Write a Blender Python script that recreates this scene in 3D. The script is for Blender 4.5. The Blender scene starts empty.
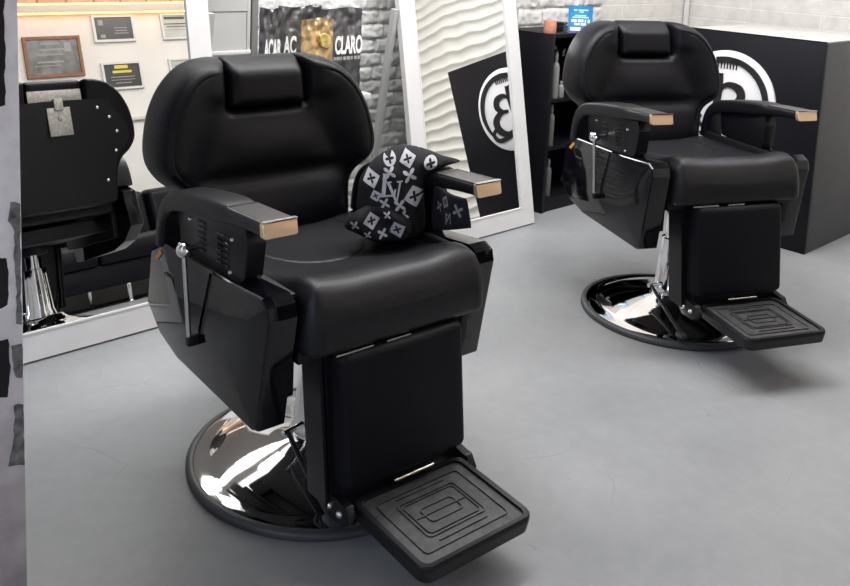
import bpy, bmesh, math, random
import numpy as np
from mathutils import Vector, Matrix, noise
from mathutils.geometry import delaunay_2d_cdt
PI = math.pi
SC = bpy.context.scene
COL = SC.collection
random.seed(7)

# ------------------------------------------------------------------ frame of the room
# the mirror wall runs along R (to the right, away from the camera); A = along it,
# D = distance in front of the mirrors' foot line, Z = up
TW = math.radians(43.524)
RX = Vector((math.cos(TW), math.sin(TW), 0))
NX = Vector((-math.sin(TW), math.cos(TW), 0))
DW = 2.7704
def U(a, d, z=0.0):
    return RX * a + NX * (DW - d) + Vector((0, 0, z))

# ------------------------------------------------------------------ materials
def new_mat(name):
    m = bpy.data.materials.new(name)
    m.use_nodes = True
    nt = m.node_tree
    return m, nt, nt.nodes['Principled BSDF']

def mat(name, color, rough=0.5, metal=0.0, bump=0.0, bscale=200.0, var=0.0, vscale=6.0,
        coat=0.0, spec=0.5, rvar=0.0, sheen=0.0):
    m, nt, b = new_mat(name)
    b.inputs['Base Color'].default_value = (*color, 1)
    b.inputs['Roughness'].default_value = rough
    b.inputs['Metallic'].default_value = metal
    b.inputs['Specular IOR Level'].default_value = spec
    if coat:
        b.inputs['Coat Weight'].default_value = coat
        b.inputs['Coat Roughness'].default_value = 0.03
    tc = nt.nodes.new('ShaderNodeTexCoord')
    if var or rvar:
        n = nt.nodes.new('ShaderNodeTexNoise')
        n.inputs['Scale'].default_value = vscale
        n.inputs['Detail'].default_value = 6
        nt.links.new(tc.outputs['Object'], n.inputs['Vector'])
        if var:
            r = nt.nodes.new('ShaderNodeValToRGB')
            r.color_ramp.elements[0].position = 0.3
            r.color_ramp.elements[1].position = 0.7
            r.color_ramp.elements[0].color = (*[c * (1 - var) for c in color], 1)
            r.color_ramp.elements[1].color = (*[min(1, c * (1 + var)) for c in color], 1)
            nt.links.new(n.outputs['Fac'], r.inputs['Fac'])
            nt.links.new(r.outputs['Color'], b.inputs['Base Color'])
        if rvar:
            mr = nt.nodes.new('ShaderNodeMapRange')
            mr.inputs['To Min'].default_value = max(0, rough - rvar)
            mr.inputs['To Max'].default_value = rough + rvar
            nt.links.new(n.outputs['Fac'], mr.inputs['Value'])
            nt.links.new(mr.outputs['Result'], b.inputs['Roughness'])
    if bump:
        n2 = nt.nodes.new('ShaderNodeTexNoise')
        n2.inputs['Scale'].default_value = bscale
        n2.inputs['Detail'].default_value = 3
        nt.links.new(tc.outputs['Object'], n2.inputs['Vector'])
        bp = nt.nodes.new('ShaderNodeBump')
        bp.inputs['Strength'].default_value = bump
        bp.inputs['Distance'].default_value = 0.002
        nt.links.new(n2.outputs['Fac'], bp.inputs['Height'])
        nt.links.new(bp.outputs['Normal'], b.inputs['Normal'])
    return m

def emit_mat(name, color, strength):
    m, nt, b = new_mat(name)
    b.inputs['Base Color'].default_value = (*color, 1)
    b.inputs['Emission Color'].default_value = (*color, 1)
    b.inputs['Emission Strength'].default_value = strength
    return m

M = {}
M['leather'] = mat('black_leather', (0.0035, 0.0035, 0.0055), 0.40, bump=0.25, bscale=420, spec=0.20)
M['seat_leather'] = mat('black_grained_leather', (0.0065, 0.0065, 0.009), 0.42, bump=0.35, bscale=420, var=0.3, vscale=60, spec=0.34)
M['leather_dull'] = mat('black_leather_dull', (0.0035, 0.0035, 0.006), 0.5, bump=0.2, bscale=400, spec=0.18)
M['gloss'] = mat('black_gloss_plastic', (0.003, 0.003, 0.005), 0.06, spec=0.40, coat=0.08)
M['plastic'] = mat('black_satin_plastic', (0.005, 0.005, 0.007), 0.38, spec=0.35)
M['matte_black'] = mat('black_painted_steel', (0.005, 0.005, 0.007), 0.5, spec=0.3)
M['chrome'] = mat('chrome', (0.86, 0.86, 0.87), 0.05, 1.0)
M['steel'] = mat('bright_steel', (0.72, 0.72, 0.72), 0.25, 1.0)
M['brushed'] = mat('brushed_plate', (0.10, 0.10, 0.10), 0.38, 0.75, bump=0.2, bscale=600)
M['rimsteel'] = mat('polished_edge', (0.60, 0.58, 0.56), 0.2, 1.0)
M['gold'] = mat('rose_gold_cap', (0.78, 0.56, 0.36), 0.38, 0.75)
M['rubber'] = mat('dark_rubber', (0.040, 0.041, 0.046), 0.5)
M['tread'] = mat('dusty_rubber_tread', (0.032, 0.031, 0.031), 0.5, var=0.6, vscale=45, bump=0.4, bscale=300)
M['bracket'] = mat('galvanised_plate', (0.38, 0.36, 0.33), 0.45, 0.6, var=0.25, vscale=120)
M['white_frame'] = mat('white_lacquered_wood', (0.63, 0.615, 0.61), 0.4, var=0.04, vscale=8)
M['grey_leg'] = mat('grey_painted_wood', (0.40, 0.40, 0.39), 0.5)
M['mirror'] = mat('mirror_glass', (0.93, 0.94, 0.93), 0.0, 1.0)
M['black_board'] = mat('black_laminate', (0.004, 0.004, 0.007), 0.45, spec=0.25)
M['grey_board'] = mat('dark_grey_laminate', (0.055, 0.055, 0.058), 0.5, var=0.1, vscale=20)
M['counter'] = mat('white_counter', (0.44, 0.425, 0.40), 0.6, var=0.08, vscale=9)
M['white_plaster'] = mat('white_plaster', (0.72, 0.70, 0.66), 0.8, var=0.04, vscale=4, bump=0.2, bscale=60)
M['ceiling'] = mat('ceiling_paint', (0.28, 0.26, 0.245), 0.9)
M['logo_white'] = mat('logo_white', (0.78, 0.76, 0.77), 0.45)
M['logo_black'] = mat('logo_black', (0.012, 0.012, 0.014), 0.4)
M['cab_white'] = mat('cabinet_white', (0.55, 0.545, 0.53), 0.45)
M['cab_grey'] = mat('cabinet_grey_panel', (0.42, 0.42, 0.405), 0.4, var=0.1, vscale=3)
M['edge_grey'] = mat('shelf_side_grey', (0.16, 0.16, 0.155), 0.5)
M['foil_dark'] = mat('dark_foil', (0.15, 0.15, 0.155), 0.34, 0.75, var=0.35, vscale=25)
M['foil_gold'] = mat('gold_foil', (0.60, 0.43, 0.22), 0.3, 0.75, var=0.25, vscale=20)
M['label_yellow'] = mat('yellow_print', (0.72, 0.55, 0.18), 0.4, 0.5, var=0.4, vscale=60)
M['print_white'] = mat('white_print', (0.80, 0.80, 0.78), 0.5)
M['print_grey'] = mat('grey_print', (0.30, 0.30, 0.30), 0.6)
M['cloth_black'] = mat('black_cloth', (0.011, 0.010, 0.012), 0.8, bump=0.4, bscale=500, spec=0.25)
M['cloth_print'] = mat('pale_grey_cloth_print', (0.46, 0.45, 0.47), 0.8)
M['cloth_print_shaded'] = mat('shaded_cloth_print', (0.22, 0.21, 0.23), 0.8)  # darker copy of the pale print, shade under the armrest put into colour
M['wood_frame'] = mat('brown_wood_frame', (0.22, 0.085, 0.025), 0.45, var=0.25, vscale=20)
M['pic_grey'] = mat('grey_certificate', (0.14, 0.14, 0.135), 0.25, var=0.55, vscale=14)
M['pic_dark'] = mat('dark_certificate', (0.045, 0.045, 0.042), 0.3, var=0.2, vscale=25)
M['pic_paper'] = mat('pale_certificate', (0.44, 0.47, 0.43), 0.3, var=0.1, vscale=10)
M['yellow_ink'] = mat('yellow_ink', (0.65, 0.55, 0.05), 0.5)
M['ink'] = mat('dark_ink', (0.05, 0.055, 0.05), 0.5)
M['blue_card'] = mat('blue_card', (0.020, 0.22, 0.52), 0.35, var=0.25, vscale=12)
M['violet_card'] = mat('violet_card', (0.10, 0.10, 0.34), 0.35)
M['cyan_print'] = mat('pale_cyan_print', (0.45, 0.78, 0.90), 0.5)
M['salmon'] = mat('salmon_candle_wax', (0.68, 0.30, 0.20), 0.45, var=0.15, vscale=40)
M['bottle_white'] = mat('grey_white_plastic', (0.20, 0.21, 0.20), 0.35)
M['bottle_grey'] = mat('grey_plastic', (0.10, 0.105, 0.10), 0.35)
M['peel_dark'] = mat('bare_dark_patch', (0.006, 0.006, 0.008), 0.8)
M['peel_grey'] = mat('worn_grey_patch', (0.16, 0.155, 0.155), 0.8, var=0.6, vscale=60)
M['pillar'] = mat('pale_lilac_paint', (0.84, 0.82, 0.88), 0.6, var=0.10, vscale=30, bump=0.3, bscale=80)
M['trim'] = mat('cream_trim', (0.60, 0.55, 0.48), 0.5)
M['orange_tag'] = mat('orange_reflector', (0.55, 0.25, 0.06), 0.4)

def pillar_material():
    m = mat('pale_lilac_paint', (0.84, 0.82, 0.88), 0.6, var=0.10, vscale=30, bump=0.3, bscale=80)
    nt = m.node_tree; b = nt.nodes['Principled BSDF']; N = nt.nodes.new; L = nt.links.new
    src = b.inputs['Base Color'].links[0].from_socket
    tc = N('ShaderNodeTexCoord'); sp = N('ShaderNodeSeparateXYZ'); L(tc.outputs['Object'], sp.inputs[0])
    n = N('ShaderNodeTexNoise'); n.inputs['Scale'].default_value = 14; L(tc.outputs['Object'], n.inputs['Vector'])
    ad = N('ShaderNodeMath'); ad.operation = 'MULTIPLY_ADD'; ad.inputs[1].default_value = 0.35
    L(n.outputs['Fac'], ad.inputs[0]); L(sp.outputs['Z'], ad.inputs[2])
    r = N('ShaderNodeValToRGB')  # shading put into the paint colour, darker towards the floor
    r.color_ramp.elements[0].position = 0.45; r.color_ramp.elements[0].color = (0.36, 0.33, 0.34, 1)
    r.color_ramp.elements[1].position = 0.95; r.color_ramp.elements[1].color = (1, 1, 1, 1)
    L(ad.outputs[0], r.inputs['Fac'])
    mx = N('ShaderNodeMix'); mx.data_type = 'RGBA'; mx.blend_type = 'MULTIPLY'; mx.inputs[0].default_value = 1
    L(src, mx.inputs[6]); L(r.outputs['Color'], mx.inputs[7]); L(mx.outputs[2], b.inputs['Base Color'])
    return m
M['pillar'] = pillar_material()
def floor_material():
    m, nt, b = new_mat('grey_painted_concrete')
    N = nt.nodes.new; L = nt.links.new
    tc = N('ShaderNodeTexCoord')
    n1 = N('ShaderNodeTexNoise'); n1.inputs['Scale'].default_value = 2.2; n1.inputs['Detail'].default_value = 7; n1.inputs['Roughness'].default_value = 0.6
    n2 = N('ShaderNodeTexNoise'); n2.inputs['Scale'].default_value = 22; n2.inputs['Detail'].default_value = 8; n2.inputs['Roughness'].default_value = 0.7
    mx = N('ShaderNodeMix'); mx.data_type = 'FLOAT'; mx.inputs[0].default_value = 0.35
    L(tc.outputs['Object'], n1.inputs['Vector']); L(tc.outputs['Object'], n2.inputs['Vector'])
    L(n1.outputs['Fac'], mx.inputs[2]); L(n2.outputs['Fac'], mx.inputs[3])
    r = N('ShaderNodeValToRGB')
    r.color_ramp.elements[0].position = 0.32; r.color_ramp.elements[0].color = (0.208, 0.212, 0.219, 1)
    r.color_ramp.elements[1].position = 0.68; r.color_ramp.elements[1].color = (0.276, 0.279, 0.285, 1)
    L(mx.outputs[0], r.inputs['Fac'])
    # sparse dark pits and worn specks
    v = N('ShaderNodeTexNoise'); v.inputs['Scale'].default_value = 9; v.inputs['Detail'].default_value = 10; v.inputs['Roughness'].default_value = 0.75
    L(tc.outputs['Object'], v.inputs['Vector'])
    r2 = N('ShaderNodeValToRGB')
    r2.color_ramp.elements[0].position = 0.27; r2.color_ramp.elements[0].color = (0.55, 0.55, 0.55, 1)
    r2.color_ramp.elements[1].position = 0.36; r2.color_ramp.elements[1].color = (1, 1, 1, 1)
    L(v.outputs['Fac'], r2.inputs['Fac'])
    mm = N('ShaderNodeMix'); mm.data_type = 'RGBA'; mm.blend_type = 'MULTIPLY'; mm.inputs[0].default_value = 1
    L(r.outputs['Color'], mm.inputs[6]); L(r2.outputs['Color'], mm.inputs[7])
    # faint hairline scratches and cracks
    n4 = N('ShaderNodeTexNoise'); n4.inputs['Scale'].default_value = 1.3; n4.inputs['Detail'].default_value = 3
    L(tc.outputs['Object'], n4.inputs['Vector'])
    vm = N('ShaderNodeVectorMath'); vm.operation = 'SCALE'; vm.inputs['Scale'].default_value = 0.35
    L(n4.outputs['Color'], vm.inputs[0])
    va = N('ShaderNodeVectorMath'); va.operation = 'ADD'
    L(tc.outputs['Object'], va.inputs[0]); L(vm.outputs[0], va.inputs[1])
    vo = N('ShaderNodeTexVoronoi'); vo.feature = 'DISTANCE_TO_EDGE'; vo.inputs['Scale'].default_value = 3.2
    L(va.outputs[0], vo.inputs['Vector'])
    r3 = N('ShaderNodeValToRGB')
    r3.color_ramp.elements[0].position = 0.0; r3.color_ramp.elements[0].color = (0.72, 0.72, 0.74, 1)
    r3.color_ramp.elements[1].position = 0.008; r3.color_ramp.elements[1].color = (1, 1, 1, 1)
    L(vo.outputs['Distance'], r3.inputs['Fac'])
    r4 = N('ShaderNodeValToRGB'); r4.color_ramp.elements[0].position = 0.52; r4.color_ramp.elements[1].position = 0.66
    L(n1.outputs['Fac'], r4.inputs['Fac'])
    m4 = N('ShaderNodeMix'); m4.data_type = 'RGBA'; m4.blend_type = 'MULTIPLY'
    L(r4.outputs['Color'], m4.inputs[0]); L(mm.outputs[2], m4.inputs[6]); L(r3.outputs['Color'], m4.inputs[7])
    L(m4.outputs[2], b.inputs['Base Color'])
    mr = N('ShaderNodeMapRange'); mr.inputs['To Min'].default_value = 0.36; mr.inputs['To Max'].default_value = 0.55
    L(n1.outputs['Fac'], mr.inputs['Value']); L(mr.outputs['Result'], b.inputs['Roughness'])
    b.inputs['Specular IOR Level'].default_value = 0.35
    bp = N('ShaderNodeBump'); bp.inputs['Strength'].default_value = 0.12; bp.inputs['Distance'].default_value = 0.003
    L(n2.outputs['Fac'], bp.inputs['Height']); L(bp.outputs['Normal'], b.inputs['Normal'])
    return m
M['floor'] = floor_material()

def brick_material(name, c1, c2, cm, w, h, mortar, bump, nscale, rough=0.75):
    m, nt, b = new_mat(name)
    N = nt.nodes.new; L = nt.links.new
    tc = N('ShaderNodeTexCoord'); sp = N('ShaderNodeSeparateXYZ'); cb = N('ShaderNodeCombineXYZ')
    L(tc.outputs['Object'], sp.inputs[0]); L(sp.outputs['X'], cb.inputs['X']); L(sp.outputs['Z'], cb.inputs['Y'])
    br = N('ShaderNodeTexBrick')
    br.inputs['Color1'].default_value = (*c1, 1); br.inputs['Color2'].default_value = (*c2, 1); br.inputs['Mortar'].default_value = (*cm, 1)
    br.inputs['Scale'].default_value = 1; br.inputs['Mortar Size'].default_value = mortar
    br.inputs['Brick Width'].default_value = w; br.inputs['Row Height'].default_value = h
    br.inputs['Mortar Smooth'].default_value = 0.4
    L(cb.outputs[0], br.inputs['Vector'])
    n = N('ShaderNodeTexNoise'); n.inputs['Scale'].default_value = nscale; n.inputs['Detail'].default_value = 8; n.inputs['Roughness'].default_value = 0.65
    L(tc.outputs['Object'], n.inputs['Vector'])
    mx = N('ShaderNodeMix'); mx.data_type = 'RGBA'; mx.blend_type = 'MULTIPLY'; mx.inputs[0].default_value = 0.5
    r = N('ShaderNodeValToRGB'); r.color_ramp.elements[0].position = 0.3; r.color_ramp.elements[0].color = (0.55, 0.55, 0.55, 1); r.color_ramp.elements[1].position = 0.65
    L(n.outputs['Fac'], r.inputs['Fac'])
    L(br.outputs['Color'], mx.inputs[6]); L(r.outputs['Color'], mx.inputs[7]); L(mx.outputs[2], b.inputs['Base Color'])
    ad = N('ShaderNodeMath'); ad.operation = 'SUBTRACT'
    L(n.outputs['Fac'], ad.inputs[0]); L(br.outputs['Fac'], ad.inputs[1])
    bp = N('ShaderNodeBump'); bp.inputs['Strength'].default_value = bump; bp.inputs['Distance'].default_value = 0.012
    L(ad.outputs[0], bp.inputs['Height']); L(bp.outputs['Normal'], b.inputs['Normal'])
    b.inputs['Roughness'].default_value = rough
    return m
M['white_block'] = brick_material('white_painted_block', (0.74, 0.71, 0.67), (0.78, 0.75, 0.71), (0.84, 0.81, 0.77), 0.9, 0.088, 0.005, 0.3, 10)
M['warm_brick'] = brick_material('whitewashed_brick', (0.45, 0.38, 0.31), (0.52, 0.44, 0.36), (0.25, 0.20, 0.16), 0.22, 0.075, 0.010, 0.5, 20)
M['stone_grey'] = mat('grey_split_stone', (0.60, 0.60, 0.585), 0.75, var=0.14, vscale=9, bump=0.5, bscale=90)
M['stone_white'] = mat('white_painted_stone', (0.58, 0.565, 0.55), 0.7, var=0.08, vscale=12, bump=0.4, bscale=90)
M['wave_white'] = mat('white_wave_panel', (0.72, 0.70, 0.645), 0.6)
M['led_warm'] = emit_mat('warm_led', (1.0, 0.42, 0.12), 4)
M['led_panel'] = emit_mat('ceiling_led', (0.95, 0.97, 1.0), 9.0)

# ------------------------------------------------------------------ object helpers
def link(o, parent=None):
    COL.objects.link(o)
    if parent is not None:
        o.parent = parent
    return o

def tag(o, label=None, cat=None, group=None, kind=None):
    if label: o['label'] = label
    if cat: o['category'] = cat
    if group: o['group'] = group
    if kind: o['kind'] = kind
    return o

def thing(name, label, cat, loc=(0, 0, 0), rz=0.0, group=None):
    o = bpy.data.objects.new(name, None)
    o.empty_display_size = 0.1
    o.location = loc; o.rotation_euler = (0, 0, rz)
    link(o)
    return tag(o, label, cat, group)

def from_data(name, verts, faces, m, parent=None, smooth=True, angle=40):
    me = bpy.data.meshes.new(name)
    me.from_pydata([tuple(map(float, v)) for v in verts], [], [tuple(f) for f in faces])
    bm = bmesh.new(); bm.from_mesh(me)
    bmesh.ops.recalc_face_normals(bm, faces=bm.faces)
    bm.to_mesh(me); bm.free()
    return finish(name, me, m, parent, smooth, angle)

def finish(name, me, m, parent, smooth=True, angle=40):
    for mm in (m if isinstance(m, (list, tuple)) else [m]):
        me.materials.append(mm)
    if smooth:
        for p in me.polygons: p.use_smooth = True
        me.set_sharp_from_angle(angle=math.radians(angle))
    o = bpy.data.objects.new(name, me)
    return link(o, parent)

def from_bm(name, bm, m, parent=None, smooth=True, angle=40):
    bmesh.ops.recalc_face_normals(bm, faces=bm.faces)
    me = bpy.data.meshes.new(name)
    bm.to_mesh(me); bm.free()
    return finish(name, me, m, parent, smooth, angle)

def place(o, loc, rz=0.0):
    o.location = loc; o.rotation_euler = (0, 0, rz); return o

def add_box(bm, lo, hi, bev=0.0, seg=2):
    ret = bmesh.ops.create_cube(bm, size=1.0)
    vs = ret['verts']
    c = [(lo[i] + hi[i]) / 2 for i in range(3)]; s = [hi[i] - lo[i] for i in range(3)]
    for v in vs:
        v.co = Vector((c[0] + v.co.x * s[0], c[1] + v.co.y * s[1], c[2] + v.co.z * s[2]))
    if bev > 0:
        es = list({e for v in vs for e in v.link_edges})
        bmesh.ops.bevel(bm, geom=es, offset=bev, segments=seg, affect='EDGES', profile=0.5)
def box(name, lo, hi, m, parent=None, bev=0.0, seg=2):
    bm = bmesh.new(); add_box(bm, lo, hi, bev, seg)
    return from_bm(name, bm, m, parent)

def add_tube(bm, pts, rad, n=12, cap=True):
    pts = [Vector(p) for p in pts]
    rads = rad if isinstance(rad, (list, tuple)) else [rad] * len(pts)
    rings = []; up = None
    for i, p in enumerate(pts):
        t = (pts[min(i + 1, len(pts) - 1)] - pts[max(i - 1, 0)]).normalized()
        if up is None:
            up = Vector((0, 0, 1)) if abs(t.z) < 0.9 else Vector((1, 0, 0))
        s = t.cross(up).normalized(); up = s.cross(t).normalized()
        rings.append([bm.verts.new(p + (s * math.cos(2 * PI * k / n) + up * math.sin(2 * PI * k / n)) * rads[i]) for k in range(n)])
    for a, b in zip(rings, rings[1:]):
        for k in range(n):
            bm.faces.new((a[k], a[(k + 1) % n], b[(k + 1) % n], b[k]))
    if cap:
        bm.faces.new(rings[0][::-1]); bm.faces.new(rings[-1])
def tube(name, pts, rad, m, parent=None, n=12):
    bm = bmesh.new(); add_tube(bm, pts, rad, n); return from_bm(name, bm, m, parent)

def add_lathe(bm, prof, n=48, c=(0, 0, 0), axis='z'):
    rings = []
    for r, z in prof:
        ring = []
        for k in range(n):
            a = 2 * PI * k / n
            if axis == 'z': p = (c[0] + r * math.cos(a), c[1] + r * math.sin(a), c[2] + z)
            elif axis == 'x': p = (c[0] + z, c[1] + r * math.cos(a), c[2] + r * math.sin(a))
            else: p = (c[0] + r * math.cos(a), c[1] + z, c[2] + r * math.sin(a))
            ring.append(bm.verts.new(p))
        rings.append(ring)
    for a, b in zip(rings, rings[1:]):
        for k in range(n):
            bm.faces.new((a[k], a[(k + 1) % n], b[(k + 1) % n], b[k]))
    if prof[0][0] > 1e-4: bm.faces.new(rings[0][::-1])
    if prof[-1][0] > 1e-4: bm.faces.new(rings[-1])
    bmesh.ops.remove_doubles(bm, verts=bm.verts, dist=1e-5)
def lathe(name, prof, m, parent=None, n=48, c=(0, 0, 0), axis='z', angle=40):
    bm = bmesh.new(); add_lathe(bm, prof, n, c, axis); return from_bm(name, bm, m, parent, angle=angle)

def add_prism(bm, poly, f0, f1):
    """poly: 2-D points; f0/f1 map (u,v) to a 3-D point on the two faces"""
    a = [bm.verts.new(f0(u, v)) for u, v in poly]; b = [bm.verts.new(f1(u, v)) for u, v in poly]
    n = len(poly)
    bm.faces.new(a[::-1]); bm.faces.new(b)
    for i in range(n):
        bm.faces.new((a[i], a[(i + 1) % n], b[(i + 1) % n], b[i]))
def prism(name, poly, f0, f1, m, parent=None, bev=0.0):
    bm = bmesh.new(); add_prism(bm, poly, f0, f1)
    if bev:
        bmesh.ops.bevel(bm, geom=[e for e in bm.edges], offset=bev, segments=2, affect='EDGES', profile=0.5)
    return from_bm(name, bm, m, parent)

def rrect(x0, x1, y0, y1, r, n=6):
    pts = []
    for cx, cy, a0 in ((x1 - r, y1 - r, 0), (x0 + r, y1 - r, 90), (x0 + r, y0 + r, 180), (x1 - r, y0 + r, 270)):
        for k in range(n + 1):
            a = math.radians(a0 + 90 * k / n)
            pts.append((cx + r * math.cos(a), cy + r * math.sin(a)))
    return pts

def resample(pts, step, closed=True):
    P = [np.array(p, float) for p in pts]
    if closed: P = P + [P[0]]
    out = []
    for a, b in zip(P, P[1:]):
        L = np.linalg.norm(b - a); k = max(1, int(math.ceil(L / step)))
        for i in range(k): out.append(a + (b - a) * i / k)
    if not closed: out.append(P[-1])
    return np.array(out)

def smooth_loop(pts, sub=8, closed=True):
    P = [np.array(p, float) for p in pts]; n = len(P); out = []
    for i in range(n if closed else n - 1):
        g = (lambda k: P[k % n]) if closed else (lambda k: P[min(max(k, 0), n - 1)])
        a, b, c, d = g(i - 1), g(i), g(i + 1), g(i + 2)
        for s in range(sub):
            t = s / sub
            out.append(tuple(0.5 * ((2 * b) + (-a + c) * t + (2 * a - 5 * b + 4 * c - d) * t * t + (-a + 3 * b - 3 * c + d) * t ** 3)))
    if not closed: out.append(tuple(P[-1]))
    return out

def seg_dist(Q, loop, closed=True):
    A = loop; B = np.roll(loop, -1, axis=0)
    if not closed: A, B = A[:-1], B[:-1]
    d = B - A; L2 = (d * d).sum(1) + 1e-12
    out = np.full(len(Q), 1e9)
    for i in range(len(A)):
        w = Q - A[i]; t = np.clip((w @ d[i]) / L2[i], 0, 1)
        e = w - t[:, None] * d[i]
        out = np.minimum(out, np.sqrt((e * e).sum(1)))
    return out

def pad(name, outline, ht, hb, to3, m, parent=None, rt=0.03, rb=0.03, edge=0.5, p=2.0, step=0.012,
        grooves=(), seams=(), inner=0.014, gmask=None, angle=50):
    """upholstered pad: 2-D outline, top height ht(u,v,d), bottom height hb(u,v,d), rounded over radius rt/rb"""
    loop = resample(outline, step)
    n = len(loop)
    area = 0.5 * np.sum(loop[:, 0] * np.roll(loop[:, 1], -1) - np.roll(loop[:, 0], -1) * loop[:, 1])
    if area < 0: loop = loop[::-1].copy()
    tan = np.roll(loop, -1, 0) - np.roll(loop, 1, 0)
    nor = np.stack([-tan[:, 1], tan[:, 0]], 1); nor /= np.linalg.norm(nor, axis=1)[:, None] + 1e-9
    R = max(rt, rb)
    offs = sorted(set([round(R * (1 - math.cos(a)), 5) for a in (0.25, 0.5, 0.78, 1.05, 1.3, 1.57)] +
                      [round(min(rt, rb) * (1 - math.cos(a)), 5) for a in (0.5, 1.0, 1.57)] + list(grooves_offs(grooves))))
    pts = []
    for o in offs:
        q = loop + nor * o
        pts.append(q[seg_dist(q, loop) > o * 0.93])
    lo, hi = loop.min(0), loop.max(0)
    gx = np.arange(lo[0] + inner / 2, hi[0], inner); gy = np.arange(lo[1] + inner / 2, hi[1], inner)
    G = np.stack(np.meshgrid(gx, gy), -1).reshape(-1, 2)
    G = G[inside(G, loop)]
    dg = seg_dist(G, loop)
    G = G[dg > max(offs) + inner * 0.4]
    sl = []
    for s, w, dep in seams:
        S = resample(s, 0.006, closed=False)
        tt = np.gradient(S, axis=0); nn = np.stack([-tt[:, 1], tt[:, 0]], 1); nn /= np.linalg.norm(nn, axis=1)[:, None] + 1e-9
        if len(G): G = G[seg_dist(G, S, False) > w * 1.6 + 0.003]
        for o in (-w, -w / 2, 0, w / 2, w):
            q = S + nn * o
            k = inside(q, loop); q = q[k]
            if len(q): pts.append(q[seg_dist(q, loop) > 0.004])
        sl.append((S, w, dep))
    pts.append(G)
    Q = np.concatenate([loop] + pts)
    # thin out near duplicates
    keep = []; cell = {}
    for i, q in enumerate(Q):
        key = (int(q[0] / 0.002), int(q[1] / 0.002))
        if i >= n and key in cell: continue
        cell[key] = 1; keep.append(i)
    Q = Q[keep]
    vv = [Vector((a, b)) for a, b in Q]
    res = delaunay_2d_cdt(vv, [(i, (i + 1) % n) for i in range(n)], [], 1, 1e-6)
    V = np.array([[v.x, v.y] for v in res[0]]); F = res[2]
    d = seg_dist(V, loop); bd = d < 1e-5
    def prof(r):
        t = np.clip(d / max(r, 1e-6), 0, 1)
        return (1 - (1 - t) ** p) ** (1 / p)
    kt, kb = prof(rt), prof(rb)
    HT = np.array([ht(u, v, dd) for (u, v), dd in zip(V, d)]); HB = np.array([hb(u, v, dd) for (u, v), dd in zip(V, d)])
    gm = np.array([gmask(u, v) for u, v in V]) if gmask else 1.0
    for o, w, dep in grooves: HT -= dep * np.exp(-((d - o) / w) ** 2) * gm
    for S, w, dep in sl:
        ds = seg_dist(V, S, False); HT -= dep * np.exp(-(ds / w * 1.3) ** 2)
    mid = HB + edge * (HT - HB)
    T = mid + (HT - mid) * kt; B = mid + (HB - mid) * kb
    verts = [to3(u, v, h) for (u, v), h in zip(V, T)]
    idx = {}
    for i in range(len(V)):
        if bd[i]: idx[i] = i
        else:
            idx[i] = len(verts); verts.append(to3(V[i][0], V[i][1], B[i]))
    faces = [tuple(f) for f in F] + [tuple(idx[i] for i in f[::-1]) for f in F]
    return from_data(name, verts, faces, m, parent, True, angle)
def grooves_offs(gr):
    for o, w, dep in gr:
        for k in (-2, -1, 0, 1, 2): yield round(o + k * w * 0.8, 5)
def inside(Q, loop):
    x, y = Q[:, 0], Q[:, 1]; r = np.zeros(len(Q), bool)
    A = loop; B = np.roll(loop, -1, 0)
    for (x0, y0), (x1, y1) in zip(A, B):
        c = ((y0 > y) != (y1 > y))
        if y1 != y0: r ^= c & (x < (x1 - x0) * (y - y0) / (y1 - y0) + x0)
    return r
def sstep(a, b, x):
    t = min(1.0, max(0.0, (x - a) / (b - a))); return t * t * (3 - 2 * t)
def gauss(x, s): return math.exp(-(x / s) ** 2)

def text_part(name, s, size, m, parent, loc, rot, ext=0.001, align='CENTER', scale=(1, 1, 1), bold=0.0):
    cu = bpy.data.curves.new(name, 'FONT')
    cu.body = s; cu.size = size; cu.extrude = ext; cu.align_x = align; cu.align_y = 'CENTER'; cu.offset = bold
    tmp = bpy.data.objects.new(name, cu); COL.objects.link(tmp)
    bpy.context.view_layer.update()
    me = bpy.data.meshes.new_from_object(tmp.evaluated_get(bpy.context.evaluated_depsgraph_get()))
    bpy.data.objects.remove(tmp); bpy.data.curves.remove(cu)
    me.materials.clear()
    o = finish(name, me, m, parent, False)
    o.location = loc; o.rotation_euler = rot; o.scale = scale
    return o

def children(o): return [c for c in bpy.data.objects if c.parent == o]
def copy_tree(o, parent=None):
    c = o.copy(); COL.objects.link(c)
    if parent is not None: c.parent = parent
    for ch in children(o): copy_tree(ch, c)
    return c

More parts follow.
